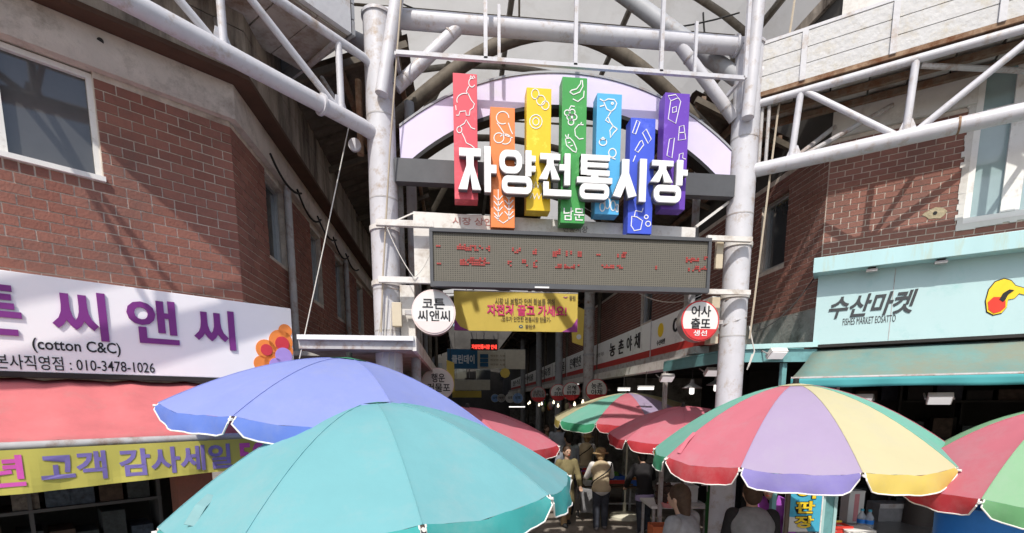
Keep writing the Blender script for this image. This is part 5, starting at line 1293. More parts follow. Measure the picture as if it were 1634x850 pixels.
def person(label, loc, facing, h=1.62, lean=0.0, head_turn=0.0, head_down=0.0, arms=None, step=0.06, top='cl_grey', bottom='cl_navy', hair='hair_black', shoe='shoe_dark', long_hair=False, hat=None, vest=None, hem=None, coat_len=0.0, sit=False, extras=None):
    """local frame: the person faces -y. arms: ((elbow, wrist) left, (elbow, wrist) right) relative to the shoulder, in units of height."""
    t = thing('person', label, 'person', (loc[0], loc[1], loc[2] if len(loc) > 2 else 0), facing)
    S = h / 1.62
    hipz = (0.46 if sit else 0.84) * S
    hip = Vector((0, 0, hipz)); up = Vector((0, -math.sin(R(lean)), math.cos(R(lean)))); fw = Vector((0, -math.cos(R(lean)), -math.sin(R(lean))))
    chest = hip + up * 0.33 * S; neck = hip + up * 0.52 * S
    hd = neck + (up * 0.9 + Vector((0, -0.35 * math.sin(R(head_down)), 0))).normalized() * 0.165 * S
    sh = [neck + Vector((sx * 0.165 * S, 0, 0)) - up * 0.045 * S for sx in (-1, 1)]
    arms = arms or (((-.03, -.02, -.17), (-.02, -.08, -.31)), ((.03, -.02, -.17), (.02, -.08, -.31)))
    el = [sh[i] + Vector(arms[i][0]) * h for i in (0, 1)]; wr = [sh[i] + Vector(arms[i][1]) * h for i in (0, 1)]
    hp = [hip + Vector((sx * 0.085 * S, 0, -0.03 * S)) for sx in (-1, 1)]
    if sit:
        kn = [hp[i] + Vector(((-1, 1)[i] * 0.03, -0.38 * S, 0.02)) for i in (0, 1)]; an = [Vector((kn[i].x, kn[i].y + 0.04, 0.08)) for i in (0, 1)]
    else:
        kn = [Vector((hp[i].x, (-1, 1)[i] * step * .5 - 0.03, 0.46 * S)) for i in (0, 1)]; an = [Vector((hp[i].x * 1.05, (-1, 1)[i] * step, 0.085 * S)) for i in (0, 1)]
    # whole body: one continuous surface
    b = MB()
    limb(b, [hip, chest, neck], [0.125 * S, 0.135 * S, 0.055 * S]); ball(b, chest, 0.15 * S, (1.1, .72, 1.0)); ball(b, hip, 0.145 * S, (1.15, .8, .8))
    limb(b, [neck - up * .03, hd - Vector((0, 0, .05 * S))], [0.052 * S, 0.05 * S])
    ball(b, hd, 0.10 * S, (.78, .95, 1.16))
    rz = Matrix.Rotation(R(head_turn), 3, 'Z')
    def hp_(x, y, z): return hd + rz @ Vector((x * S, y * S, z * S))
    ball(b, hp_(0, -.030, -.055), 0.062 * S, (.85, .9, .8)); ball(b, hp_(0, -.098, -.018), 0.018 * S, (.75, 1, 1.3))
    for sx in (-1, 1):
        ball(b, hp_(sx * .080, .012, -.01), 0.024 * S, (.45, .8, 1.2)); ball(b, hp_(sx * .03, -.088, .02), 0.012 * S)
    ball(b, hp_(0, -.092, -.058), 0.016 * S, (1.6, .7, .45))
    for i in (0, 1):
        limb(b, [sh[i], el[i], wr[i]], [0.052 * S, 0.042 * S, 0.030 * S]); limb(b, [hp[i], kn[i], an[i]], [0.082 * S, 0.056 * S, 0.040 * S])
        limb(b, [an[i] - Vector((0, 0, .03)), an[i] + Vector((0, -.13 * S, -.055 * S))], [0.038 * S, 0.032 * S])
        d = (wr[i] - el[i]).normalized(); pm = wr[i] + d * 0.05 * S
        sd = d.cross(Vector((0, 1, 0.01))).normalized()
        ball(b, pm, 0.042 * S, (.85, .85, .95))
        for q in range(4):
            o_ = pm + sd * (q - 1.5) * 0.019 * S + d * 0.025 * S; ln = (0.055, 0.066, 0.062, 0.05)[q] * S
            b.tube([o_, o_ + d * ln * .5, o_ + d * ln * .8 + Vector((0, -.022 * S, 0))], [0.0095 * S, 0.009 * S, 0.008 * S], 8)
        th = pm + sd * 0.035 * S * (-1, 1)[i]; b.tube([pm, th, th + d * .04 * S + Vector((0, -.015, 0))], [0.013 * S, 0.012 * S, 0.0095 * S], 8)
    body = fuse(b, 'body', 'skin', t, 0.0105 * S, 3)
    for sx in (-1, 1):
        e = MB(); ball(e, hp_(sx * .031, -.089, .012), 0.009 * S); e.build('eye', 'hair_black', body, smooth=True)
    m_ = MB(); ball(m_, hp_(0, -.100, -.058), 0.016 * S, (1.3, .5, .35)); m_.build('mouth', 'banner_pink' if False else 'logo_red', body, smooth=True)
    # clothes
    j = MB()
    limb(j, [hip + up * .02, chest, neck - up * 0.03 * S], [0.145 * S, 0.155 * S, 0.075 * S]); ball(j, chest + up * .04, 0.17 * S, (1.12, .76, 1.0)); ball(j, hip - up * .02, 0.165 * S, (1.12, .85, .75))
    if coat_len: j.lathe([(0.15 * S, 0.1), (0.17 * S, 0), (0.19 * S, -coat_len)], (hip.x, hip.y, hip.z), 16)
    for i in (0, 1): limb(j, [sh[i], el[i], wr[i] + (el[i] - wr[i]).normalized() * 0.02], [0.075 * S, 0.062 * S, 0.050 * S])
    jo = fuse(j, 'jacket', top, t, 0.013, 4)
    if vest:
        v_ = MB(); limb(v_, [hip + up * .03, chest, neck - up * 0.05 * S], [0.160 * S, 0.172 * S, 0.10 * S]); ball(v_, chest + up * .05, 0.186 * S, (1.12, .80, 1.0)); ball(v_, hip, 0.18 * S, (1.12, .86, .7))
        fuse(v_, 'vest', vest, t, 0.014, 4)
    if hem:
        v_ = MB(); v_.lathe([(0.15 * S, .02), (0.18 * S, 0), (0.185 * S, -.10), (0.15 * S, -.11)], (hip.x, hip.y, hip.z - .07 * S), 20); v_.build('hem', hem, t, smooth=True)
    p_ = MB(); ball(p_, hip, 0.152 * S, (1.12, .85, .8))
    for i in (0, 1): limb(p_, [hp[i], kn[i], an[i] + Vector((0, 0, -.01))], [0.100 * S, 0.078 * S, 0.066 * S])
    fuse(p_, 'trousers', bottom, t, 0.014, 4)
    for i in (0, 1):
        s_ = MB(); limb(s_, [Vector((an[i].x, an[i].y + .02, 0.048)), Vector((an[i].x, an[i].y - .08 * S, 0.045)), Vector((an[i].x, an[i].y - .145 * S, 0.036))], [0.046, 0.044, 0.034])
        fuse(s_, 'shoe', shoe, t, 0.012, 2)
    hh = MB()
    ball(hh, hp_(0, .018, .030), 0.108 * S, (.84, .95, 1.02)); ball(hh, hp_(0, .05, -.02), 0.088 * S, (.9, .75, 1.0))
    if long_hair: limb(hh, [hp_(0, .05, -.02), hp_(0, .075, -.14)], [0.075 * S, 0.05 * S])
    fuse(hh, 'hair', hair, t, 0.012, 2)
    if hat:
        ht = MB(); ht.lathe([(0.155, -.005), (0.15, .012), (0.102, .018), (0.10, .055), (0.085, .09), (0.04, .108), (0.0005, .11)], tuple(hp_(0, .0, .045)), 22)
        ht.build('hat', hat, t, smooth=True)
    if extras: extras(t, S, hip, chest, neck, sh, wr)
    return t
def face(px_, Y, ang): return R(ang)
def strap(t, S, hip, chest, neck, sh, wr):
    pts = []
    for i in range(13):
        a = math.pi * i / 12; pts.append((0.19 * S * math.cos(a) * -1, 0.158 * S * math.sin(a) + 0.0, chest.z + .19 * S - 0.42 * S * i / 12))
    MB().tube(pts, 0.013, 6).build('bag_strap', 'cl_black', t, smooth=True)
pB = at_depth(963, 642, 8.95)
person('person in a beige vest, white sleeves and dark trousers bending over the produce stall', (pB.x, pB.y), R(172), 1.50, lean=16, head_down=50, arms=(((-.05, -.10, -.15), (-.05, -.26, -.17)), ((.06, -.08, -.16), (.06, -.22, -.20))), top='cl_white', vest='cl_beige', bottom='cl_navy', hair='cl_camel', hat='cl_camel', shoe='shoe_grey', extras=strap)
pA = at_depth(905, 642, 9.3)
person('person in a long olive coat walking out of the alley', (pA.x, pA.y), R(10), 1.52, lean=4, step=0.13, top='cl_olive', bottom='cl_camel', hair='hair_brown', coat_len=0.36, arms=(((-.04, .03, -.17), (-.04, -.02, -.32)), ((.04, -.03, -.17), (.03, -.12, -.29))))
person('person in a grey jumper standing behind the olive coat', (pA.x + 0.22, pA.y + 0.75), R(200), 1.74, lean=3, top='cl_grey', bottom='cl_navy', hair='hair_black')
pC = at_depth(1026, 860, 8.7)
person('person in a black jacket with a lilac hem showing, seen from behind', (pC.x, pC.y), R(185), 1.50, lean=12, head_down=35, top='cl_black', bottom='cl_navy', hair='hair_black', hem='cl_lilac', shoe='shoe_grey', arms=(((-.06, -.06, -.15), (-.04, -.20, -.20)), ((.06, -.05, -.16), (.05, -.14, -.26))))
pD = at_depth(1110, 642, 4.3)
person('person in a grey top under the big striped parasol, left of two', (pD.x, pD.y), R(215), 1.60, lean=8, head_down=25, top='cl_midgrey', bottom='cl_black', hair='hair_brown', long_hair=True)
pE = at_depth(1215, 642, 4.45)
person('person in a black top under the big striped parasol, right of two', (pE.x, pE.y), R(160), 1.61, lean=6, head_down=20, top='cl_black', vest='cl_midgrey', bottom='cl_black', hair='hair_brown', long_hair=False)
pF = at_depth(1256, 642, 5.7)
person('person with black hair and purple top bending beside the blue fish sign', (pF.x, pF.y), R(-50), 1.58, sit=False, lean=30, head_down=40, top='cl_purple', bottom='cl_black', hair='hair_black', long_hair=True)

# shoppers deeper in the alley: copies of the figures above, each with its own label
def copy_person(src, loc, rz, label, sc=1.0):
    c = src.copy(); COL.objects.link(c); c.location = (loc[0], loc[1], 0); c.rotation_euler = (0, 0, rz); c.scale = (sc, sc, sc); c['label'] = label
    for ch in list(src.children):
        d = ch.copy(); COL.objects.link(d); d.parent = c
        for e in list(ch.children):
            f = e.copy(); COL.objects.link(f); f.parent = d
    return c
_p = [o for o in COL.objects if o.get('category') == 'person']
for (i, px_, Z, rz, lab) in [(2, 892, 13.5, 160, 'shopper in a grey jumper deep in the alley left of the small striped parasol'), (1, 872, 16.0, 20, 'far shopper in an olive coat beside the inner stalls'), (3, 850, 18.5, 190, 'far shopper in a black jacket walking away down the alley'), (0, 935, 12.3, 150, 'shopper with a beige vest behind the produce stall')]:
    q = at_depth(px_, 642, Z); copy_person(_p[i], (q.x, q.y), R(rz), lab, 1.05)

# ------------------------------------------------------------------ stalls and goods
mat('foam', (0.70, 0.70, 0.68), 0.8, var=0.04); mat('carton_red', (0.50, 0.14, 0.06), 0.8, var=0.1); mat('crate_blue', (0.03, 0.10, 0.38), 0.5); mat('tub_blue', (0.03, 0.22, 0.72), 0.4); mat('bin_green', (0.02, 0.11, 0.03), 0.5); mat('bowl_pink', (0.66, 0.28, 0.30), 0.5)
mat('basket_red', (0.60, 0.05, 0.035), 0.5); mat('paper', (0.70, 0.69, 0.66), 0.8, var=0.05); mat('clear_plastic', (0.55, 0.62, 0.70), 0.15, alpha=0.45); mat('net_dark', (0.09, 0.06, 0.05), 0.9, var=0.5, scale=60); mat('sea_blue', (0.07, 0.40, 0.58), 0.5); mat('veg_green', (0.07, 0.18, 0.03), 0.8, var=0.4, scale=30); mat('veg_orange', (0.55, 0.20, 0.04), 0.7, var=0.3, scale=20); mat('veg_pale', (0.45, 0.42, 0.28), 0.8, var=0.2, scale=20); mat('tank_dark', (0.06, 0.05, 0.045), 0.6); mat('steel_counter', (0.40, 0.40, 0.40), 0.35, metal=0.8); mat('lid_yellow', (0.75, 0.55, 0.06), 0.5); mat('canvas_navy', (0.02, 0.045, 0.14), 0.8); mat('brown_box', (0.33, 0.24, 0.15), 0.85)
def place(px_, py_, Z): return at_depth(px_, py_, Z)
def yawed(name, label, cat, p, rz=-YAW, group=None): return thing(name, label, cat, tuple(p), rz, group)
def open_box(name, label, cat, p, w, d, h, m, th=0.02, rz=-YAW, slats=False):
    """open-topped box standing at p (base centre)"""
    t = yawed(name, label, cat, p, rz)
    MB().box(-w / 2, w / 2, -d / 2, d / 2, 0, th).build('bottom', m, t)
    for nm, a in (('side', (-w / 2, -w / 2 + th, -d / 2, d / 2)), ('side', (w / 2 - th, w / 2, -d / 2, d / 2)), ('front', (-w / 2 + th, w / 2 - th, -d / 2 + .001, -d / 2 + th)), ('back', (-w / 2 + th, w / 2 - th, d / 2 - th, d / 2 - .001))):
        MB().box(*a, th, h).build(nm, m, t)
    MB().box(-w / 2 - .008, w / 2 + .008, -d / 2 - .008, -d / 2 - .0005, h - .03, h).build('rim', m, t)
    return t
def table(name, label, p, w, d, h, mt, ml='steel_dim', rz=-YAW):
    t = yawed(name, label, 'table', (p[0], p[1], 0), rz)
    MB().box(-w / 2, w / 2, -d / 2, d / 2, h - .04, h).build('table_top', mt, t, bevel=0.004)
    for sx in (-1, 1):
        for sy in (-1, 1): MB().box(sx * (w / 2 - .05) - .02, sx * (w / 2 - .05) + .02, sy * (d / 2 - .05) - .02, sy * (d / 2 - .05) + .02, 0, h - .041).build('leg', ml, t)
    MB().box(-w / 2 + .04, w / 2 - .04, -d / 2 + .05, -d / 2 + .07, .15, .18).build('stretcher', ml, t)
    return t
def goods(t, m, n, w, d, z, r, sc=(1, 1, .8), name='produce'):
    for i in range(n):
        mb = MB(); ball(mb, (random.uniform(-w / 2 + r, w / 2 - r), random.uniform(-d / 2 + r, d / 2 - r), z + random.uniform(0, r * .7)), r * random.uniform(.8, 1.15), sc, 8); mb.build(name, m, t, smooth=True)
# produce stall in front of the beige vest
ps_ = on_z(958, 812, 0.0)
table('produce_stall', 'low produce stall in front of the person in the beige vest', (ps_.x + .35, ps_.y + .15), 1.5, 0.9, 0.55, 'wood_dark')
for i, (dx, dy, m, mp_) in enumerate([(-.5, -.2, 'veg_green', 'foam'), (0.0, -.2, 'veg_pale', 'basket_red'), (.5, -.2, 'veg_orange', 'crate_blue'), (-.25, .22, 'veg_green', 'brown_box'), (.3, .22, 'veg_green', 'foam')]):
    lab = ['white tray of greens at the left front of the produce stall', 'red tray of pale roots at the middle front of the produce stall', 'blue tray of orange produce at the right front of the produce stall', 'brown box of greens at the back left of the produce stall', 'white box of greens at the back right of the produce stall'][i]
    q = Matrix.Rotation(-YAW, 3, 'Z') @ Vector((dx, dy, 0))
    t = open_box('produce_tray', lab, 'tray', (ps_.x + .35 + q.x, ps_.y + .15 + q.y, 0.552), 0.42, 0.34, 0.13, mp_, 0.015)
    goods(t, m, 9, .38, .3, .09, .055)
# wheeled shopping trolley
tr = yawed('shopping_trolley', 'grey wheeled shopping trolley beside the beige vest', 'trolley', on_z(937, 826, 0))
MB().box(-.14, .14, -.1, .12, .12, .62).build('bag', 'cl_midgrey', tr, bevel=0.03); 
for s in (-1, 1):
    MB().tube([(s * .12, .14, .06), (s * .12, .17, .95)], .010, 8).build('frame_tube', 'aluminium', tr, smooth=True); w_ = MB().tube([(s * .16, .12, .07), (s * .19, .12, .07)], .07, 18).build('wheel', 'shoe_dark', tr, smooth=True)
MB().tube([(-.12, .17, .95), (.12, .17, .95)], .012, 8).build('handle', 'cl_purple', tr, smooth=True)
# goods along the fish stall, left of the two people
c0 = place(1075, 642, 7.6)
table('stall_table', 'white topped stall table right of the person in the black jacket', (c0.x + .12, c0.y + .1), 0.9, 0.7, 0.78, 'foam')
t = open_box('red_carton', 'red printed carton standing in front of the white stall table', 'carton', (place(1066, 642, 7.15).x, place(1066, 642, 7.15).y, 0.25), 0.36, 0.3, 0.30, 'carton_red', 0.012)
text_box('lettering', '대파 명가', t, -.1, .1, .1, .17, -.1585, 'paper', 0.003, 0.02)
open_box('blue_crate', 'blue plastic crate under the red carton', 'crate', (place(1066, 642, 7.15).x, place(1066, 642, 7.15).y, 0.0), 0.5, 0.36, 0.24, 'crate_blue')
f_ = open_box('foam_box', 'white foam fish box at the back of the stall table', 'box', (c0.x + .22, c0.y + .22, 0.782), 0.55, 0.36, 0.26, 'foam', 0.03)
b_ = yawed('net_basket', 'dark net baskets of shellfish stacked on the stall table', 'basket', (c0.x - .12, c0.y - .08, 0.782))
for i in range(3):
    MB().lathe([(0.12, 0), (0.15, .09), (0.14, .095), (0.11, .02)], (0, 0, i * .10), 18).build('bowl', 'net_dark', b_, smooth=True)
goods(b_, 'net_dark', 14, .22, .22, .30, .035, name='shellfish')
b_ = yawed('pink_bowl', 'pink plastic bowl at the front of the stall table', 'bowl', (c0.x - .14, c0.y - .30, 0.782))
MB().lathe([(0.08, 0), (0.12, .08), (0.125, .082), (0.085, .01)], n=24).build('bowl_wall', 'bowl_pink', b_, smooth=True); MB().lathe([(0.001, .002), (0.08, .002)], n=20, caps=False).build('bowl_floor', 'bowl_pink', b_)
# green bin on a box
g0 = place(1153, 642, 7.0)
t = yawed('green_bin', 'dark green round bin behind the two people', 'bin', (g0.x, g0.y, 0))
zt2 = place(1153, 766, 7.0).z
MB().lathe([(0.13, 0), (0.15, zt2 - .38), (0.155, zt2 - .37), (0.155, zt2 - .33), (0.14, zt2 - .33), (0.145, zt2 - .02), (0.15, zt2), (0.13, zt2), (0.12, zt2 - .2)], n=28).build('shell', 'bin_green', t, smooth=True)
MB().tube([(-.15, 0, zt2 - .06), (-.17, -.06, zt2 - .12), (-.15, -.02, zt2 - .16)], .008, 6).build('handle', 'steel_dim', t)
pp = place(1130, 775, 7.2); t = yawed('price_poster', 'small printed price poster hanging left of the green bin', 'poster', pp)
MB().box(-.10, .10, 0, .008, 0, .32).build('sheet', 'paper', t); MB().box(-.08, .08, -.003, -.0005, .19, .29).build('print', 'ban_magenta', t); MB().box(-.07, .07, -.003, -.0005, .03, .15).build('print', 'cl_midgrey', t); MB().tube([(0, .004, .32), (0, .004, 1.2)], .004, 5).build('cord', 'near_black', t)
# fish shop counter with sign and goods
ZC = 6.1
kc = place(1385, 642, ZC); zt3 = place(1385, 838, ZC).z
table('fish_counter', 'long steel fish counter under the big striped parasol', (kc.x, kc.y), 2.1, 1.0, zt3, 'steel_counter')
def on_counter(px_, dz=0.0, Z=ZC): p = place(px_, 642, Z); return (p.x, p.y, zt3 + 0.002 + dz)
sp = place(1298, 642, 6.0); z0_, z1_ = place(1298, 846, 6.0).z, place(1298, 776, 6.0).z
t = yawed('fish_sign', 'upright blue and white sign with yellow lettering at the fish counter', 'sign', (place(1298, 642, 5.3).x, place(1298, 642, 5.3).y, 0))
ZS = 5.3; z0_, z1_ = place(1298, 848, ZS).z, place(1298, 772, ZS).z
MB().box(-.185, .185, 0, .03, z0_, z1_).build('board', 'sea_blue', t); MB().box(-.20, -.186, -.005, .035, 0, z1_ + .02).build('upright', 'frame_white', t); MB().box(.186, .20, -.005, .035, 0, z1_ + .02).build('upright', 'frame_white', t)
MB().prism([(-.185, z0_), (.06, z0_), (.0, z0_ + .10), (-.04, z0_ + .16), (-.185, z0_ + .17)], -.004, -.0008).build('print', 'paper', t)
for i, s in enumerate(['어', '판', '장']):
    zz = z1_ - .16 - i * .165
    text_box('letter_outline', s, t, -.108, .118, zz - .008, zz + .143, -.0045, 'ink', .003, .07); text_box('letter', s, t, -.10, .11, zz, zz + .135, -.0080, 'logo_yellow' if i < 3 else 'paper', .003, .03)
t = yawed('teal_cabinet', 'narrow turquoise cabinet frame right of the blue fish sign', 'cabinet', (place(1338, 642, 5.6).x, place(1338, 642, 5.6).y, 0))
zc_ = place(1338, 765, 5.6).z
for sx in (-.07, .07): MB().box(sx - .018, sx + .018, -.02, .02, 0, zc_ + .3).build('post', 'teal_light', t)
MB().box(-.052, .052, -.005, .01, .1, zc_ + .25).build('door', 'teal_paint', t); MB().box(-.09, .09, -.03, .03, zc_ + .302, zc_ + .33).build('top', 'teal_light', t)
t = open_box('red_basket', 'small red plastic basket on the fish counter', 'basket', on_counter(1354, Z=5.75), .24, .2, .10, 'basket_red', .012); MB().box(-.12, .12, .09, .1, .10, .125).build('handle', 'lid_yellow', t)
t = yawed('paper_pile', 'pile of white paper sheets on the fish counter', 'paper', on_counter(1385, Z=5.7))
for i in range(6):
    a = random.uniform(-.4, .4); c, s = math.cos(a), math.sin(a); z = i * .012
    mb = MB(); q = [(-.17, -.12), (.17, -.12), (.17, .12), (-.17, .12)]; mb.v = [(x * c - y * s, x * s + y * c, z) for x, y in q] + [(x * c - y * s, x * s + y * c, z + .008 + random.uniform(0, .01)) for x, y in q]
    mb.f = [(3, 2, 1, 0), (4, 5, 6, 7), (0, 1, 5, 4), (1, 2, 6, 5), (2, 3, 7, 6), (3, 0, 4, 7)]; mb.build('sheet', 'paper', t)
for i, (px_, Z) in enumerate([(1394, 5.95), (1407, 5.9)]):
    t = yawed('water_bottle', ['clear plastic bottle on the fish counter, left of two', 'clear plastic bottle with blue tint on the fish counter, right of two'][i], 'bottle', on_counter(px_, Z=Z))
    MB().lathe([(.045, 0), (.048, .02), (.048, .15), (.02, .20), (.018, .22)], n=20).build('shell', 'clear_plastic', t, smooth=True); MB().lathe([(.02, .221), (.02, .245)], n=14).build('cap', 'sea_blue', t, smooth=True); MB().lathe([(.049, .07), (.049, .12)], n=20, caps=False).build('wrapper', 'tub_blue', t, smooth=True)
t = yawed('styrofoam_carton', 'tall white and pink carton standing on the fish counter', 'carton', on_counter(1376, Z=6.3)); MB().box(-.10, .10, -.08, .08, 0, .40).build('box', 'foam', t, bevel=.004); MB().box(-.03, .03, -.083, -.0805, .02, .38).build('pink_print', 'bowl_pink', t); MB().box(-.102, .102, -.082, .082, .40, .42).build('lid', 'foam', t)
t = yawed('grey_carton', 'wide grey carton behind the bottles on the fish counter', 'carton', on_counter(1440, Z=6.4)); MB().box(-.24, .24, -.12, .12, 0, .24).build('box', 'cl_midgrey', t, bevel=.004); MB().box(-.24, .24, -.13, -.1205, .18, .24).build('flap', 'steel_dim', t)
t = yawed('dark_barrel', 'dark brown barrel at the right end of the fish counter', 'barrel', (place(1490, 642, 6.2).x, place(1490, 642, 6.2).y, 0)); zt5 = place(1490, 760, 6.2).z
MB().lathe([(.16, 0), (.19, zt5 * .5), (.165, zt5), (.15, zt5), (.15, zt5 - .05)], n=28).build('shell', 'tank_dark', t, smooth=True)
for f in (.2, .8): MB().lathe([(.182, zt5 * f), (.185, zt5 * f + .03)], n=28, caps=False).build('hoop', 'steel_rust', t, smooth=True)
t = yawed('wire_tangle', 'tangle of grey wire lying on the front of the fish counter', 'wire', on_counter(1300, Z=5.75))
for i in range(5):
    MB().tube([(.35 * math.cos(a * .7 + i) * random.uniform(.6, 1), .14 * math.sin(a * .9 + i * 2), .012 + .01 * i) for a in range(9)], .005, 6).build('strand', 'steel_dim', t, smooth=True)
# big blue tub and folded navy canvas at the right edge
bt_ = place(1600, 642, 3.3); zt4 = place(1600, 806, 3.3).z
t = yawed('blue_tub', 'bright blue plastic water tub at the right edge', 'tub', (bt_.x, bt_.y, 0)); 
MB().lathe([(.24, 0), (.26, zt4 * .6), (.272, zt4 * .6 + .01), (.272, zt4 * .6 + .04), (.262, zt4 * .6 + .05), (.275, zt4 - .02), (.29, zt4 - .018), (.29, zt4), (.262, zt4), (.25, zt4 - .3)], n=36).build('shell', 'tub_blue', t, smooth=True)
cn = place(1535, 642, 3.5)
t = yawed('folded_parasol', 'navy canvas parasol folded and leaning beside the blue tub', 'parasol', (cn.x, cn.y, 0)); zt6 = place(1540, 780, 3.5).z
MB().tube([(-.12, -.05, 0.3), (-.06, -.02, zt6 * .6), (0.02, 0, zt6)], [.03, .075, .05], 14).build('cloth', 'canvas_navy', t, smooth=True); MB().tube([(-.16, -.06, 0), (0.04, 0, zt6 + .1)], .016, 10).build('pole', 'steel_dim', t, smooth=True)
# dim shelves at the back of the fish shop
for k_, (px_, Z, lab) in enumerate([(1420, 8.0, 'dim steel rack of tubs at the back of the fish shop, left one'), (1560, 7.2, 'dim steel rack of tubs at the back of the fish shop, right one')]):
    p = place(px_, 642, Z); t = yawed('storage_rack', lab, 'rack', (p.x, p.y, 0), RF.ang)
    for z in (.6, 1.2, 1.8, 2.35): MB().box(-.9, .9, 0, .45, z, z + .03).build('shelf', 'near_black', t)
    for x in (-.9, .87): MB().box(x, x + .03, .01, .44, 0, 2.6).build('upright', 'near_black', t)
    for z in (.63, 1.23, 1.83, 2.38):
        for i in range(5):
            x = -.8 + i * .34; MB().box(x, x + random.uniform(.2, .3), .05, .35, z + .002, z + random.uniform(.12, .3)).build('stored_tub', random.choice(['goods_a', 'goods_b', 'near_black', 'cl_navy']), t)
# stalls deeper in the alley, right side
for i in range(5):
    Y = 11.0 + i * 3.0
    table('alley_stall', ['nearest', 'second', 'third', 'fourth', 'farthest'][i] + ' goods table along the right side of the alley', (3.3, Y), 0.9, 1.6, 0.6, 'wood_dark', rz=0)
    for j in range(3):
        t = open_box('goods_crate', '%s goods crate on the %s alley table' % (['front', 'middle', 'rear'][j], ['nearest', 'second', 'third', 'fourth', 'farthest'][i]), 'crate', (3.3, Y - .5 + j * .5, .602), .6, .42, .16, ['crate_blue', 'foam', 'basket_red', 'brown_box', 'bin_green'][(i + j) % 5], rz=0)
        goods(t, ['veg_green', 'veg_orange', 'veg_pale'][(i + j * 2) % 3], 6, .5, .36, .12, .08)

# ------------------------------------------------------------------ ropes and cables
mat('rope', (0.42, 0.36, 0.28), 0.9); mat('rope_pale', (0.60, 0.58, 0.54), 0.9); mat('cable_black', (0.02, 0.02, 0.02), 0.7)
def cable(name, label, pts, r, m, sag=0.0):
    P = [Vector(p) for p in pts]; out = []
    for i in range(len(P) - 1):
        for j in range(8):
            t = j / 8; p = P[i].lerp(P[i + 1], t); p.z -= sag * 4 * t * (1 - t); out.append(p)
    out.append(P[-1]); o0 = out[0].copy()
    t_ = MB().tube([p - o0 for p in out], r, 6).build(name, m, smooth=True); t_.location = o0
    return tag(t_, label, 'rope' if 'rope' in name else 'cable')
cable('rope', 'thin pale rope hanging from the left truss down to the flat canopy', [at_depth(558, 195, 4.9), at_depth(515, 400, 4.6), at_depth(478, 572, 4.45)], 0.005, 'rope_pale')
cable('rope', 'twisted rope running down in front of the left gate column', [on_y(640, 0, YG - .25), on_y(622, 240, YG - .2), on_y(611, 440, YG - .17), on_y(608, 530, YG - .17)], 0.008, 'rope')
cable('rope', 'thick brown rope hanging right of the right gate column', [on_y(1268, 0, YG - .1), on_y(1240, 190, YG - .12), on_y(1205, 470, YG - .15), on_y(1196, 540, YG - .15)], 0.010, 'rope')
cable('cable', 'black cable looped below the message display', [on_y(1020, 468, YG), on_y(1120, 470, YG)], 0.004, 'rope_pale', 0.08)
cable('cable', 'thin cable curving from the left arm to the white backing panel', [on_y(612, 350, YG - .2), on_y(660, 442, YG - .25), on_y(688, 400, YG - .2)], 0.004, 'rope_pale', 0.04)
cable('cable', 'black cable hanging in the roof above the right end of the beam', [on_y(1122, 20, YG + 1.2), on_y(1130, 70, YG + 1.2), on_y(1145, 95, YG + 1.2)], 0.012, 'cable_black', 0.1)
for i in range(4):
    a = on_y(612 + i * 6, 452 + 20 * i, YG - .15); b = on_y(600 + i * 10, 560 + 10 * i, YG - .15)
    cable('cable', ['highest', 'second', 'third', 'lowest'][i] + ' loose grey cable strapped to the left gate column', [a, b], 0.005, 'rope_pale', 0.05)
cable('cable', 'grey cable wound round the right gate column', [(RPx + .135 * math.cos(t * .9), YG + .135 * math.sin(t * .9), 3.0 + .035 * t) for t in range(16)], 0.005, 'steel_dim')
cable('cable', 'white tangle of cord hanging at the foot of the brown rope', [on_y(1196, 520, YG - .15), on_y(1204, 560, YG - .15), on_y(1192, 590, YG - .15), on_y(1200, 565, YG - .15)], 0.007, 'rope_pale', 0.01)

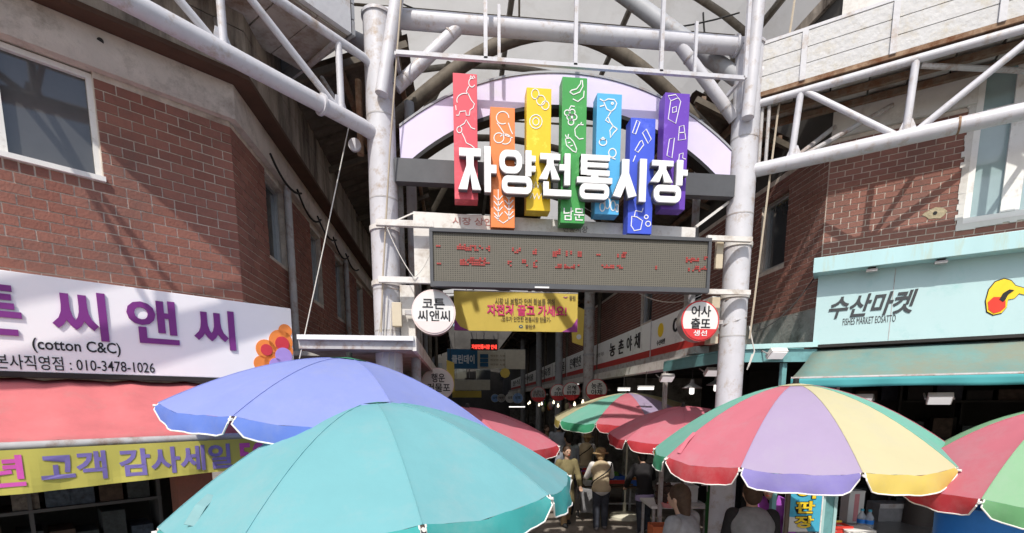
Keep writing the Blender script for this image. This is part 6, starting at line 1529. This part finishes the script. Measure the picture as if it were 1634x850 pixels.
# bundles of old cable slung under the left eaves and across the dark gap beside the column
for i in range(5):
    y_ = 5.3 + i * 0.8
    cable('cable', ['first', 'second', 'third', 'fourth', 'fifth'][i] + ' black cable sagging under the left eaves, counted from the corner', [(LCx + .12, y_, 4.70), (LCx + .16, y_ + .8, 4.66)], 0.012, 'cable_black', 0.10 + .04 * (i % 2))
cable('cable', 'thin cable crossing from the right column to the brick side wall', [(RPx + .13, YG + .05, 3.75), (RCx - .01, 6.3, 3.55)], 0.006, 'cable_black', 0.08)
cable('cable', 'thin cable drooping from the fish shop hood to the lean-to roof', [RF.world(-0.05, -.1, 3.62), (RPx + .3, YG + .1, 3.1)], 0.006, 'cable_black', 0.10)
cable('cable', 'loose cable crossing the roof space above the beam', [on_y(640, 5, 5.9), on_y(880, 40, 6.2), on_y(1180, 20, 5.9)], 0.008, 'cable_black', 0.12)
# bare bulbs and bagged goods hung along the inner stalls
for i in range(8):
    Y = 11.8 + i * 1.5; X = 3.0 + .15 * (i % 2)
    t = thing('hanging_bulb', ['first', 'second', 'third', 'fourth', 'fifth', 'sixth', 'seventh', 'eighth'][i] + ' bare bulb over the right hand stalls, counted from the gate', 'lamp', (X, Y, 2.35 - .05 * (i % 3)), 0, 'bare bulbs over the stalls')
    MB().lathe([(.012, .07), (.018, .04), (.034, .0), (.03, -.03), (.008, -.045)], n=14).build('bulb', 'warm_lit', t, smooth=True); MB().tube([(0, 0, .06), (0, 0, .5)], .004, 5).build('cord', 'near_black', t)
for i in range(6):
    Y = 11.9 + i * 1.6
    t = thing('hung_goods', ['first', 'second', 'third', 'fourth', 'fifth', 'sixth'][i] + ' bunch of bagged goods hanging from the eaves beam, counted from the gate', 'goods', (3.42, Y, 2.2), 0, 'bagged goods hung from the beam')
    for k_ in range(5):
        mb = MB(); ball(mb, (random.uniform(-.06, .06), -.28 + k_ * .14, random.uniform(-.12, .1)), random.uniform(.07, .11), (.8, .7, 1.5), 10); mb.build('bag', random.choice(['veg_pale', 'bowl_pink', 'veg_green', 'clear_plastic', 'cl_lilac', 'veg_orange']), t, smooth=True)
    MB().bar((0, -.36, .26), (0, .36, .26), .02).build('rail', 'steel_dim', t); MB().tube([(0, 0, .26), (0, 0, .7)], .006, 5).build('hook', 'steel_dim', t)
bpy.data.scenes.remove(_tmp)
